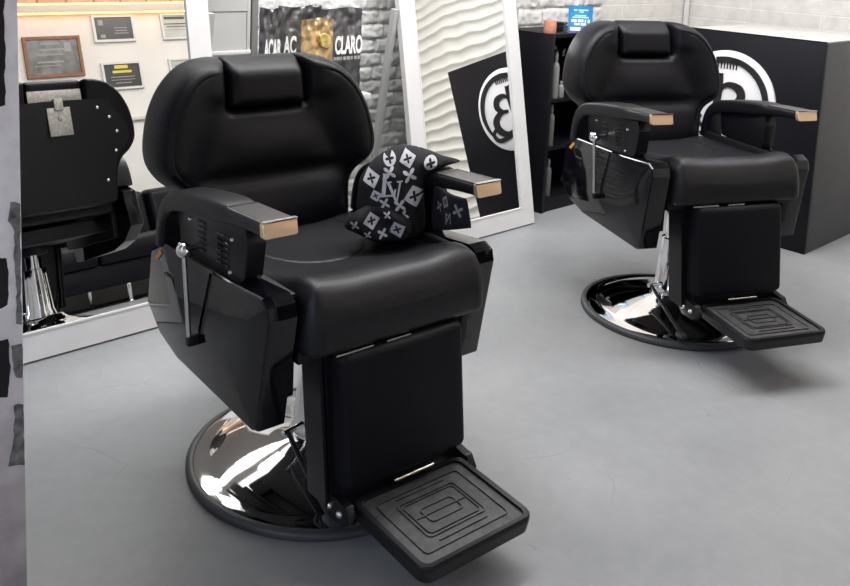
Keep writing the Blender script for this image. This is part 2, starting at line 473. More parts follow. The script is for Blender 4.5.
# ================================================================== barber chair
def make_chair(name, label, loc, rz):
    root = thing(name, label, 'chair', loc, rz, 'barber chairs')
    # ---- base and column
    base = lathe('base', [(0.333, 0.004), (0.333, 0.020), (0.318, 0.024), (0.298, 0.023), (0.288, 0.028), (0.255, 0.040), (0.20, 0.052),
                          (0.14, 0.065), (0.095, 0.078), (0.078, 0.090), (0.070, 0.100), (0.0, 0.100)], M['chrome'], root, 96, c=(0, -0.017, 0), angle=60)
    lathe('rubber_ring', [(0.30, 0.0), (0.347, 0.0), (0.352, 0.004), (0.352, 0.014), (0.348, 0.020), (0.338, 0.0235), (0.3325, 0.0225), (0.3325, 0.003), (0.30, 0.003)], M['rubber'], base, 96, c=(0, -0.017, 0))
    upper = []
    col = lathe('column', [(0.0, 0.098), (0.068, 0.098), (0.066, 0.112), (0.060, 0.125), (0.052, 0.22), (0.046, 0.30), (0.043, 0.302), (0.0, 0.302)], M['chrome'], root, 40, (-0.02, -0.017, 0))
    pis = lathe('piston', [(0.0, 0.20), (0.034, 0.20), (0.034, 0.372), (0.0, 0.372)], M['chrome'], root, 32, (-0.02, -0.017, 0)); upper.append(pis)
    cl = lathe('collar', [(0.035, 0.36), (0.060, 0.36), (0.064, 0.366), (0.064, 0.40), (0.035, 0.40)], M['matte_black'], root, 32, (-0.02, -0.017, 0)); upper.append(cl)
    bm = bmesh.new()
    add_tube(bm, smooth_loop([(-0.125, -0.045, 0.128), (-0.135, -0.10, 0.112), (-0.148, -0.18, 0.088), (-0.160, -0.26, 0.066), (-0.168, -0.315, 0.052)], 4, False), 0.0065, 10)
    pd = from_bm('pump_pedal', bm, M['plastic'], root)
    tube('pedal_axle', [(-0.04, -0.03, 0.128), (-0.140, -0.050, 0.128)], 0.007, M['chrome'], pd, 10)
    bm = bmesh.new(); add_box(bm, (-0.183, -0.330, 0.042), (-0.155, -0.295, 0.058), 0.005)
    from_bm('pedal_pad', bm, M['rubber'], pd)
    # ---- under frame
    bm = bmesh.new()
    add_box(bm, (-0.17, -0.20, 0.395), (0.17, 0.22, 0.455), 0.006)
    for s in (-1, 1):
        add_box(bm, (s * 0.262 - 0.012, -0.27, 0.36), (s * 0.262 + 0.012, 0.21, 0.60), 0.004)
        add_box(bm, (min(s * 0.15, s * 0.26), -0.30, 0.445), (max(s * 0.15, s * 0.26), -0.26, 0.475), 0.004)
    add_box(bm, (-0.26, 0.12, 0.40), (0.26, 0.16, 0.45), 0.004)
    add_box(bm, (-0.26, -0.16, 0.41), (0.26, -0.11, 0.45), 0.004)
    upper.append(from_bm('under_frame', bm, M['matte_black'], root))
    bm = bmesh.new()
    add_box(bm, (-0.190, -0.346, 0.4635), (-0.088, -0.338, 0.4685), 0.001); 
    o_ = from_bm('lit_gap_strip', bm, M['rimsteel'], root); upper.append(o_)  # bright strips standing in for lit floor seen through the seat gap
    bm = bmesh.new(); add_box(bm, (-0.050, -0.346, 0.4635), (0.020, -0.338, 0.4685), 0.001)
    o_ = from_bm('lit_gap_strip', bm, M['rimsteel'], root); upper.append(o_)
    # ---- seat
    def seat_top(x, y, d):
        h = 0.572 + 0.044 * gauss(y + 0.275, 0.10) + 0.012 * sstep(0.10, 0.24, abs(x)) - 0.008 * gauss(x, 0.14) * gauss(y - 0.05, 0.15)
        if y < -0.285: h -= 0.5 * (y + 0.285) ** 2 * 6
        return h
    ol = rrect(-0.260, 0.270, -0.348, 0.25, 0.040)
    arc = smooth_loop([(-0.16, 0.20), (-0.165, 0.10), (-0.145, 0.02), (-0.09, -0.045), (0, -0.075), (0.09, -0.045), (0.145, 0.02), (0.165, 0.10), (0.16, 0.20)], 6, False)
    seat = pad('seat', ol, seat_top, lambda x, y, d: 0.470, lambda u, v, h: (u, v, h), M['seat_leather'], root, rt=0.05, rb=0.012, edge=0.12, p=2.3,
               seams=[(arc, 0.0035, 0.0028)], inner=0.013, grooves=[])
    upper.append(seat)
    # ---- backrest: u = x, v = z, h = forward (-y); reclined
    half = [(0.10, 0.905), (0.119, 0.913), (0.1225, 0.95), (0.1235, 0.995), (0.1245, 1.026), (0.136, 1.036), (0.19, 1.031), (0.240, 1.010), (0.288, 0.964), (0.322, 0.903), (0.339, 0.84), (0.344, 0.79), (0.336, 0.752), (0.312, 0.718),
            (0.280, 0.692), (0.258, 0.655), (0.248, 0.60), (0.244, 0.535), (0.225, 0.505), (0.12, 0.500)]
    ol = smooth_loop(half + [(-x, z) for x, z in half[::-1]], 4)
    def yback(z): return 0.238 + (z - 0.50) * 0.185
    def btop(x, z, d):
        ax = abs(x)
        h = 0.050
        wing = sstep(0.10 + 0.10 * sstep(0.95, 0.72, z), 0.27 + 0.03 * sstep(0.95, 0.72, z), ax) * sstep(0.655, 0.76, z)
        h += 0.042 * wing
        h += 0.026 * gauss(z - 0.60, 0.085) * (1 - 0.3 * sstep(0.16, 0.25, ax))
        h -= 0.012 * gauss(z - 0.715, 0.022) * (1 - sstep(0.16, 0.28, ax))
        h += 0.014 * gauss(z - 0.80, 0.07) * (1 - sstep(0.08, 0.22, ax))
        h -= 0.008 * sstep(0.80, 0.90, z) * (1 - sstep(0.09, 0.18, ax))
        h += 0.014 * gauss(ax - 0.16, 0.05) * sstep(0.90, 0.96, z)
        return h
    back = pad('backrest', ol, btop, lambda u, v, d: -0.060, lambda u, v, h: (u, yback(v) + 0.03 - h, v), M['leather'], root,
               rt=0.034, rb=0.018, edge=0.42, p=2.3, grooves=[(0.034, 0.0032, 0.003)], gmask=lambda u, v: sstep(0.16, 0.20, abs(u)) if v > 0.6 else 0.0, inner=0.013)
    upper.append(back)
    # board on the back with bolts and headrest bracket
    bol = smooth_loop([(0.18, 0.94), (0.235, 0.90), (0.285, 0.84), (0.30, 0.79), (0.285, 0.745), (0.245, 0.70), (0.225, 0.62), (0.222, 0.53), (0.18, 0.515),
                       (-0.18, 0.515), (-0.222, 0.53), (-0.225, 0.62), (-0.245, 0.70), (-0.285, 0.745), (-0.30, 0.79), (-0.285, 0.84), (-0.235, 0.90), (-0.18, 0.94)], 3)
    bbd = prism('back_board', bol, lambda u, v: (u, yback(v) + 0.088, v), lambda u, v: (u, yback(v) + 0.097, v), M['plastic'], back)
    for x, z in ((0.165, 0.905), (0.215, 0.862), (0.245, 0.800), (0.235, 0.720), (0.19, 0.60)):
        for s in (-1, 1):
            lathe('bolt', [(0, 0.008), (0.005, 0.006), (0.0075, 0.002), (0.008, -0.002), (0, -0.002)], M['steel'], back, 12, (s * x, yback(z) + 0.099, z), 'y')
    bm = bmesh.new()
    add_box(bm, (-0.112, yback(0.965) + 0.068, 0.940), (0.112, yback(0.965) + 0.072, 0.995), 0.001)
    add_box(bm, (-0.018, yback(0.93) + 0.070, 0.905), (0.018, yback(0.93) + 0.104, 0.955), 0.001)
    add_box(bm, (-0.048, yback(0.88) + 0.098, 0.800), (0.048, yback(0.88) + 0.104, 0.920), 0.001)
    add_lathe(bm, [(0, 0.010), (0.007, 0.008), (0.010, 0.0), (0, 0.0)], 12, (0, yback(0.88) + 0.104, 0.872), 'y')
    from_bm('headrest_bracket', bm, M['bracket'], back)
    # headrest roll
    hol = rrect(-0.1215, 0.1215, 0.900, 1.038, 0.016)
    hr = pad('headrest', hol, lambda u, v, d: 0.062 - 0.04 * sstep(0.99, 1.04, v), lambda u, v, d: -0.034, lambda u, v, h: (u, yback(v) + 0.032 - h, v), M['leather'], root,
             rt=0.030, rb=0.03, edge=0.45, p=2.2)
    upper.append(hr)
    # ---- armrests, brackets, side panels (both sides)
    path = [(-0.276, 0.7605, 0.032), (-0.20, 0.757, 0.035), (-0.12, 0.750, 0.041), (-0.10, 0.749, 0.047), (-0.06, 0.746, 0.051), (0.02, 0.736, 0.053), (0.10, 0.724, 0.053),
            (0.165, 0.711, 0.051), (0.205, 0.690, 0.047), (0.228, 0.660, 0.043), (0.240, 0.620, 0.040), (0.245, 0.575, 0.038)]
    P = smooth_loop([(a, b, c) for a, b, c in path], 3, False)
    for s in (-1, 1):
        cx = s * 0.305
        rings = []
        for i, (y, z, t) in enumerate(P):
            a = P[max(i - 1, 0)]; b = P[min(i + 1, len(P) - 1)]
            ty, tz = b[0] - a[0], b[1] - a[1]; L = math.hypot(ty, tz); ny, nz = -tz / L, ty / L
            if nz < 0 and y < 0.2: ny, nz = -ny, -nz
            w = 0.0415 + 0.004 * sstep(-0.16, -0.06, y)
            sec = rrect(-w, w, -t / 2, t / 2, min(0.014, t * 0.36), 4)
            rings.append([(cx + u, y + ny * v, z + nz * v) for u, v in sec])
        k = len(rings[0]); verts = [p for r in rings for p in r]; faces = []
        for i in range(len(rings) - 1):
            for j in range(k):
                faces.append((i * k + j, i * k + (j + 1) % k, (i + 1) * k + (j + 1) % k, (i + 1) * k + j))
        faces.append(tuple(range(k))[::-1]); faces.append(tuple((len(rings) - 1) * k + j for j in range(k)))
        arm = from_data('armrest', verts, faces, M['seat_leather'], root, True, 45); upper.append(arm)
        bm = bmesh.new()
        add_prism(bm, rrect(cx - 0.0425, cx + 0.0425, 0.7435, 0.7785, 0.006, 3), lambda u, v: (u, -0.272 - 0.10 * (0.7785 - v), v), lambda u, v: (u, -0.285 - 0.22 * (0.7785 - v), v))
        bmesh.ops.bevel(bm, geom=list(bm.edges), offset=0.0015, segments=1, affect='EDGES')
        cap = from_bm('end_cap', bm, M['gold'], arm); cap['label'] = 'rose gold end cap'
        prism('cap_edge', rrect(cx - 0.0425, cx + 0.0425, -0.289, -0.277, 0.004, 2), lambda u, v: (u, v, 0.7775), lambda u, v: (u, v, 0.7805), M['rimsteel'], arm)
        def ztop(y): return 0.7775 + (y + 0.277) * (-0.047)
        pl = prism('arm_plate', rrect(cx - 0.037, cx + 0.037, -0.276, -0.123, 0.004, 2), lambda u, v: (u, v, ztop(v) - 0.003), lambda u, v: (u, v, ztop(v) + 0.0008), M['brushed'], arm)
        bm = bmesh.new()
        for (ya, yb, xa, xb) in ((-0.127, -0.122, cx - 0.038, cx + 0.038), (-0.276, -0.122, cx + s * 0.0365 - 0.001, cx + s * 0.0365 + 0.001)):
            add_prism(bm, [(xa, ya), (xb, ya), (xb, yb), (xa, yb)], lambda u, v: (u, v, ztop(v) - 0.002), lambda u, v: (u, v, ztop(v) + 0.0022))
        from_bm('plate_trim', bm, M['rimsteel'], arm)
        # bracket with louvres
        bp = [(0.175, 0.685), (0.150, 0.600), (0.02, 0.588), (-0.150, 0.585), (-0.178, 0.62), (-0.190, 0.700), (-0.175, 0.735), (0.0, 0.72), (0.12, 0.70)]
        if s > 0: bp = [(0.165, 0.685), (0.145, 0.600), (0.05, 0.588), (-0.085, 0.585), (-0.105, 0.62), (-0.110, 0.690), (-0.095, 0.730), (0.0, 0.72), (0.10, 0.70)]
        xo = s * 0.328; xi = s * 0.280
        br = prism('arm_bracket', bp, lambda u, v: (xi, u, v), lambda u, v: (xo, u, v), M['plastic'], root, 0.004); upper.append(br)
        for (yc, w) in (((-0.075, 0.030), (0.035, 0.018)) if s < 0 else ((-0.035, 0.025), (0.050, 0.018))):
            bm = bmesh.new()
            for i in range(6):
                z = 0.622 + i * 0.0135
                p4 = [(yc - w, z + 0.0), (yc + w, z - 0.002), (yc + w, z + 0.002), (yc - w, z + 0.004)]
                add_prism(bm, p4, lambda u, v: (xo - s * 0.002, u, v), lambda u, v: (xo + s * 0.003, u, v))
            from_bm('louvre', bm, M['gloss'], br)
        for y, z in (((0.098, 0.682), (-0.112, 0.612), (-0.118, 0.692)) if s < 0 else ((0.098, 0.682), (-0.07, 0.612))):
            lathe('bolt', [(0, s * 0.005), (0.004, s * 0.004), (0.0058, 0), (0, 0)], M['steel'], br, 12, (xo, y, z), 'x')
        # faceted side panel
        fo = 0.0 if s < 0 else 0.022
        O = [(0.300, 0.546), (0.215, 0.590), (-0.125, 0.600), (-0.280 + fo, 0.612), (-0.308 + fo, 0.597), (-0.315 + fo, 0.568), (-0.272 + fo, 0.303), (-0.247 + fo, 0.294), (0.135, 0.308), (0.242, 0.335), (0.325, 0.395)]
        C1 = (-0.140, 0.438); C2 = (0.0, 0.450)
        ow = 0.343 if s < 0 else 0.336
        x0 = s * ow; x1 = s * 0.274; xc = s * (ow + 0.019)
        verts = [(x0, y, z) for y, z in O] + [(xc, *C1), (xc, *C2)] + [(x1, y, z) for y, z in O]
        n = len(O); c1, c2 = n, n + 1
        faces = []
        own = {2: c1, 3: c1, 4: c1, 5: c1, 6: c1, 7: c1}
        for i in range(n):
            j = (i + 1) % n
            if i in (2, 3, 4, 5, 6): faces.append((i, j, c1))
            elif i == 7: faces.append((i, j, c2)); faces.append((7, c2, c1))
            elif i == 1: faces.append((1, 2, c2)); faces.append((2, c1, c2))
            else: faces.append((i, j, c2))
            faces.append((i, j, j + n + 2, i + n + 2))
        faces.append(tuple(range(n + 2, 2 * n + 2)))
        me = bpy.data.meshes.new('side_panel'); me.from_pydata(verts, [], faces)
        bm = bmesh.new(); bm.from_mesh(me); bmesh.ops.recalc_face_normals(bm, faces=bm.faces)
        rim = [e for e in bm.edges if all(abs(abs(v.co.x) - ow) < 1e-4 for v in e.verts)]
        bmesh.ops.bevel(bm, geom=rim, offset=0.009, segments=4, affect='EDGES', profile=0.5)
        sp = from_bm('side_panel', bm, M['gloss'], root, True, 14); upper.append(sp)
        bpy.data.meshes.remove(me)
        prism('orange_reflector', [(0.262, 0.540), (0.235, 0.566), (0.220, 0.562), (0.247, 0.536)], lambda u, v: (s * 0.340, u, v), lambda u, v: (s * 0.3475, u, v), M['orange_tag'], sp)
        prism('step_emblem', [(0.195, 0.520), (0.145, 0.521), (0.125, 0.498), (0.080, 0.500), (0.080, 0.496), (0.127, 0.494), (0.147, 0.517), (0.195, 0.516)], lambda u, v: (s * 0.344, u, v), lambda u, v: (s * 0.3535, u, v), M['plastic'], sp)
    # ---- recline lever on the sitter's right
    lv = tube('recline_lever', [(-0.376, -0.004, 0.420), (-0.378, 0.004, 0.50), (-0.381, 0.018, 0.632)], 0.0058, M['steel'], root, 12); upper.append(lv)
    bm = bmesh.new()
    bmesh.ops.create_uvsphere(bm, u_segments=20, v_segments=14, radius=0.0185, matrix=Matrix.Translation((-0.381, 0.019, 0.636)))
    add_tube(bm, [(-0.335, 0.022, 0.638), (-0.381, 0.019, 0.638)], 0.007, 10)
    add_tube(bm, [(-0.381, -0.006, 0.634), (-0.381, 0.040, 0.644)], 0.006, 10)
    from_bm('lever_knob', bm, M['chrome'], lv)
    bm = bmesh.new(); add_box(bm, (-0.384, -0.016, 0.408), (-0.352, 0.004, 0.430), 0.004); from_bm('lever_clip', bm, M['plastic'], lv)
    # ---- leg rest
    def lr(u, v, h):   # v along the slope downward 0..0.31
        t = v / 0.31
        return (u, -0.318 - 0.036 * t - h, 0.470 - 0.312 * t)
    ol = rrect(-0.185, 0.187, 0.0, 0.322, 0.026)
    lrp = pad('leg_rest', ol, lambda u, v, d: 0.034 + 0.006 * gauss(u, 0.12), lambda u, v, d: -0.036, lr, M['leather_dull'], root, rt=0.024, rb=0.010, edge=0.2, p=2.3); upper.append(lrp)
    bm = bmesh.new()
    fr = rrect(-0.196, 0.196, -0.005, 0.325, 0.02)
    add_prism(bm, fr, lambda u, v: lr(u, v, -0.075), lambda u, v: lr(u, v, -0.037))
    for s in (-1, 1):
        for o in (0.0, 0.013):
            add_prism(bm, [(s * (0.190 + o) - 0.004, 0.0), (s * (0.190 + o) + 0.004, 0.0), (s * (0.184 + o) + 0.004, 0.36), (s * (0.184 + o) - 0.004, 0.36)], lambda u, v: lr(u, v, -0.095), lambda u, v: lr(u, v, -0.02))
        add_box(bm, (s * 0.15 - 0.012, -0.31, 0.44), (s * 0.15 + 0.012, -0.24, 0.475), 0.003)
    add_box(bm, (-0.172, -0.362, 0.098), (0.172, -0.335, 0.165), 0.003)
    lf = from_bm('leg_rest_frame', bm, M['plastic'], root); upper.append(lf)
    hr_ = tube('lit_slit_rod', [(-0.048, -0.391, 0.1425), (0.070, -0.391, 0.1425)], 0.0040, M['rimsteel'], root, 10); upper.append(hr_)  # added bright rod imitating the lit slit below the leg rest pad
    # ---- footplate
    for s in (-1, 1):
        hb_ = [(-0.270, 0.165), (-0.305, 0.100), (-0.33, 0.078), (-0.395, 0.082), (-0.42, 0.105), (-0.40, 0.135), (-0.345, 0.135), (-0.32, 0.175)]
        hp = prism('hinge_plate', hb_, lambda u, v: (s * 0.168, u, v), lambda u, v: (s * 0.190, u, v), M['plastic'], root, 0.004); upper.append(hp)
        for y, z in ((-0.337, 0.108), (-0.378, 0.108)):
            lathe('bolt', [(0, s * 0.008), (0.005, s * 0.007), (0.0085, s * 0.003), (0.009, 0), (0, 0)], M['steel'], hp, 16, (s * 0.190, y, z), 'x')
    def fp(u, v, h):
        return (u, v, 0.122 + (v + 0.38) * 0.055 + h)
    bm = bmesh.new()
    o1 = rrect(-0.162, 0.162, -0.640, -0.378, 0.028)
    add_prism(bm, o1, lambda u, v: fp(u * 0.97, -0.509 + (v + 0.509) * 0.97, -0.030), lambda u, v: fp(u, v, -0.004))
    oo = rrect(-0.162, 0.162, -0.640, -0.378, 0.028); ii = rrect(-0.148, 0.148, -0.627, -0.390, 0.02)
    n = len(oo)
    rings = [[bm.verts.new(fp(u, v, h)) for u, v in q] for q, h in ((oo, -0.004), (oo, 0.005), ([(a * 0.985, -0.509 + (b + 0.509) * 0.985) for a, b in oo], 0.0085), (ii, 0.007), (ii, -0.004))]
    for a, b in zip(rings, rings[1:]):
        for k in range(n): bm.faces.new((a[k], a[(k + 1) % n], b[(k + 1) % n], b[k]))
    ft = from_bm('footplate', bm, M['plastic'], root, True, 35); upper.append(ft)
    bm = bmesh.new()
    add_prism(bm, rrect(-0.1475, 0.1475, -0.6265, -0.3905, 0.019), lambda u, v: fp(u, v, -0.004), lambda u, v: fp(u, v, 0.0008))
    for (w, l0, l1, t) in ((0.122, -0.600, -0.415, 0.003), (0.085, -0.565, -0.445, 0.003), (0.075, -0.556, -0.454, 0.0015), (0.048, -0.530, -0.480, 0.003)):
        a = rrect(-w, w, l0, l1, 0.012, 4); b = rrect(-w + t, w - t, l0 + t, l1 - t, 0.010, 4); n = len(a)
        A0 = [bm.verts.new(fp(u, v, 0.0)) for u, v in a]; A1 = [bm.verts.new(fp(u, v, 0.004)) for u, v in a]
        B1 = [bm.verts.new(fp(u, v, 0.004)) for u, v in b]; B0 = [bm.verts.new(fp(u, v, 0.0)) for u, v in b]
        for p, q in ((A0, A1), (A1, B1), (B1, B0)):
            for k in range(n): bm.faces.new((p[k], p[(k + 1) % n], q[(k + 1) % n], q[k]))
    for v0 in (-0.582, -0.505, -0.430):
        add_prism(bm, [(-0.07, v0), (0.07, v0), (0.07, v0 + 0.003), (-0.07, v0 + 0.003)], lambda u, v: fp(u, v, 0), lambda u, v: fp(u, v, 0.004))
    from_bm('tread', bm, M['tread'], ft)
    return root, upper

T1 = math.radians(39.881); T2 = math.radians(19.451)
L1 = Vector((-0.2382, 2.2506, 0)); L2 = Vector((1.0042, 3.3568, 0))
chair, upper = make_chair('barber_chair', 'nearer and larger black leather barber chair, holding a bundled black and white cloth', L1, T1)
up_names = set(o.name for o in upper)
def copy_chair(o):
    c = o.copy(); COL.objects.link(c)
    c.location = L2; c.rotation_euler = (0, 0, T2)
    c['label'] = 'farther black leather barber chair with an empty seat, in front of the black counter'
    for ch in children(o):
        p = ch.copy(); COL.objects.link(p); p.parent = c
        if ch.name in up_names: p.location = (0, 0, 0.060)
        for g in children(ch):
            q = g.copy(); COL.objects.link(q); q.parent = p
    return c
chair2 = copy_chair(chair)

def CL(p, k=1):   # chair-local point to world
    t = T1 if k == 1 else T2; o = L1 if k == 1 else L2
    c, s = math.cos(t), math.sin(t)
    return Vector((p[0] * c - p[1] * s + o.x, p[0] * s + p[1] * c + o.y, p[2] + o.z))

# ================================================================== patterned cloth bundle on the near chair
def star4(r, n=32, k=0.42, rot=0.0):
    return [(r * (k + (1 - k) * abs(math.cos(2 * (2 * PI * i / n))) ** 1.9) * math.cos(2 * PI * i / n + rot), r * (k + (1 - k) * abs(math.cos(2 * (2 * PI * i / n))) ** 1.9) * math.sin(2 * PI * i / n + rot)) for i in range(n)]
def ring_quads(outer, inner):
    n = len(outer); return [[outer[i], outer[(i + 1) % n], inner[(i + 1) % n], inner[i]] for i in range(n)]
def motif(kind, s):
    """polygons (u,v) of one printed motif"""
    if kind == 'flower':
        return [star4(s * 1.15, 40, 0.20, PI / 4)]
    if kind == 'diamond':
        o = [(s * 1.15 * a, s * 1.15 * b) for a, b in ((1, 0), (0.55, 0.55), (0, 1), (-0.55, 0.55), (-1, 0), (-0.55, -0.55), (0, -1), (0.55, -0.55))]
        o = [(math.cos(2 * PI * i / 32), math.sin(2 * PI * i / 32)) for i in range(32)]
        dia = []
        for c, q in o:
            L = 1 / (abs(c) + abs(q)) ** 0.92
            dia.append((c * L * s * 1.2, q * L * s * 1.2))
        st = star4(s * 0.62, 32, 0.28, 0.0)
        return ring_quads(dia, st)
    if kind == 'circle':
        o = [(s * math.cos(2 * PI * i / 32), s * math.sin(2 * PI * i / 32)) for i in range(32)]
        return ring_quads(o, star4(s * 0.72, 32, 0.34, 0.0))
    if kind == 'letters':   # slanted L crossed by a V
        k = s / 1.0
        L_ = [[(-0.55, 1.0), (-0.15, 1.0), (-0.15, 0.9), (-0.25, 0.9), (-0.50, -0.45), (-0.80, -0.45), (-0.53, 0.9), (-0.55, 0.9)], [(-0.95, -0.6), (0.20, -0.6), (0.32, -0.1), (0.20, -0.1), (0.05, -0.45), (-0.95, -0.45)]]
        V_ = [[(-0.45, 0.45), (0.05, 0.45), (0.05, 0.35), (-0.08, 0.35), (0.32, -0.95), (0.18, -1.05), (-0.32, 0.35), (-0.45, 0.35)], [(0.42, 0.45), (0.85, 0.45), (0.85, 0.35), (0.74, 0.35), (0.30, -1.05), (0.18, -1.05), (0.26, -0.85), (0.58, 0.35), (0.42, 0.35)]]
        return [[(a * k, b * k) for a, b in p] for p in L_ + V_]

def printed(name, outline, surf, motifs, parent, rt, thick, m2, fn=None, inner=0.011):
    """a soft sheet/pad in plane coordinates with motifs printed on its front (same mesh, second material)"""
    o = pad(name, outline, lambda u, v, d: fn(u, v) if fn else thick, lambda u, v, d: -thick, surf, [M['cloth_black'], m2], parent, rt=rt, rb=rt, edge=0.5, p=2.0, inner=inner, step=0.010)
    loop = resample(outline, 0.01)
    bm = bmesh.new(); bm.from_mesh(o.data)
    def front(u, v):
        d = seg_dist(np.array([[u, v]]), loop)[0]
        HT = fn(u, v) if fn else thick; HB = -thick; mid = (HT + HB) / 2
        t = min(1, d / rt); k = math.sqrt(max(0, 1 - (1 - t) ** 2))
        return mid + (HT - mid) * k
    for kind, cu, cv, s, rot in motifs:
        c, q = math.cos(rot), math.sin(rot)
        for poly in motif(kind, s):
            pp = [(cu + a * c - b * q, cv + a * q + b * c) for a, b in poly]
            if not inside(np.array(pp), loop).all(): continue
            dense = resample(pp, 0.004); n = len(dense)
            vs = [Vector((a, b)) for a, b in dense]
            lo, hi = dense.min(0), dense.max(0)
            G = np.stack(np.meshgrid(np.arange(lo[0], hi[0], 0.005), np.arange(lo[1], hi[1], 0.005)), -1).reshape(-1, 2)
            if len(G):
                G = G[inside(G, dense)]
                if len(G): G = G[seg_dist(G, dense) > 0.002]
                vs += [Vector((a, b)) for a, b in G]
            r = delaunay_2d_cdt(vs, [(i, (i + 1) % n) for i in range(n)], [], 1, 1e-7)
            bv = [bm.verts.new(surf(p.x, p.y, front(p.x, p.y) + 0.0016)) for p in r[0]]
            for f in r[2]:
                try:
                    ff = bm.faces.new([bv[i] for i in f]); ff.material_index = 1; ff.smooth = True
                except ValueError: pass
    bm.to_mesh(o.data); bm.free()
    return o

wu = Vector((0.788, -0.616, 0)); wn = Vector((-0.616, -0.788, 0))
cloth = thing('patterned_cloth', 'black cloth with pale monogram print, bundled on the seat between backrest and right-hand armrest', 'cloth', CL((0.2, -0.04, 0.60)), T1)
def csurf(du, dv, dn, lean):
    def f(u, v, h):
        q = wu * (u + du) + wn * (h + dn + lean * (0.70 - v)) ; return (q.x, q.y, v - 0.60 + dv)
    return f
def wr(u, v, s=0): return 0.006 * noise.noise(Vector((u * 22 + s, v * 22, 3.1 + s))) + 0.004 * noise.noise(Vector((u * 60, v * 45 + s, 1.7)))
body = smooth_loop([(-0.098, 0.640), (-0.104, 0.700), (-0.094, 0.752), (-0.050, 0.803), (0.010, 0.829), (0.075, 0.822), (0.125, 0.803), (0.172, 0.788), (0.118, 0.772), (0.080, 0.755), (0.076, 0.70), (0.080, 0.62), (0.040, 0.592), (-0.040, 0.592)], 5)
mo = [('circle', -0.022, 0.803, 0.017, 0.3), ('diamond', 0.026, 0.806, 0.019, 0.3), ('circle', 0.088, 0.795, 0.018, 0.2), ('flower', -0.020, 0.772, 0.016, 0.3), ('flower', -0.062, 0.790, 0.015, 0.4), ('diamond', -0.068, 0.752, 0.020, 0.4),
      ('letters', -0.013, 0.735, 0.036, 0.15), ('flower', 0.033, 0.767, 0.018, 0.3), ('diamond', 0.048, 0.714, 0.024, 0.2), ('flower', -0.030, 0.694, 0.014, 0.3), ('flower', 0.010, 0.692, 0.016, 0.2), ('flower', 0.020, 0.665, 0.014, 0.5), ('diamond', -0.054, 0.712, 0.013, 0.4), ('flower', 0.070, 0.825, 0.009, 0.2)]
printed('main_bundle', body, csurf(0, 0, 0.0, 0.25), mo, cloth, 0.055, 0.055, M['cloth_print'],
        lambda u, v: 0.055 + 0.018 * gauss(u - 0.01, 0.06) * gauss(v - 0.72, 0.07) - 0.05 * sstep(0.09, 0.16, u) + wr(u, v))
fold = smooth_loop([(-0.133, 0.628), (-0.115, 0.660), (-0.080, 0.682), (-0.040, 0.688), (0.010, 0.676), (0.048, 0.640), (0.030, 0.604), (-0.033, 0.594), (-0.088, 0.608)], 5)
mo = [('diamond', -0.062, 0.652, 0.018, 0.2), ('diamond', 0.006, 0.634, 0.019, 0.4), ('flower', -0.105, 0.640, 0.012, 0.3), ('flower', -0.032, 0.620, 0.013, 0.3), ('flower', -0.022, 0.668, 0.010, 0.2), ('flower', -0.070, 0.618, 0.010, 0.2)]
printed('front_fold', fold, csurf(0, 0, 0.052, 0.25), mo, cloth, 0.022, 0.020, M['cloth_print'], lambda u, v: 0.022 + 0.008 * math.sin(u * 60 + v * 40) + wr(u, v, 5))
# hem that hangs beside the arm bracket
def fsurf(u, v, h):
    w = CL((0.254 - h + 0.010 * math.sin(u * 35), u, v)) - CL((0.2, -0.04, 0.60))
    R = Matrix.Rotation(-T1, 3, 'Z'); w = R @ w
    return (w.x, w.y, w.z)
hem = [(-0.125, 0.738), (-0.262, 0.738), (-0.279, 0.664), (-0.132, 0.615), (-0.120, 0.65)]
mo = [('diamond', -0.192, 0.712, 0.016, 0.3), ('flower', -0.245, 0.702, 0.016, 0.2), ('letters', -0.212, 0.672, 0.018, 3.3), ('flower', -0.158, 0.690, 0.014, 0.1)]
printed('hanging_hem', hem, fsurf, mo, cloth, 0.006, 0.006, M['cloth_print_shaded'], None, 0.012)

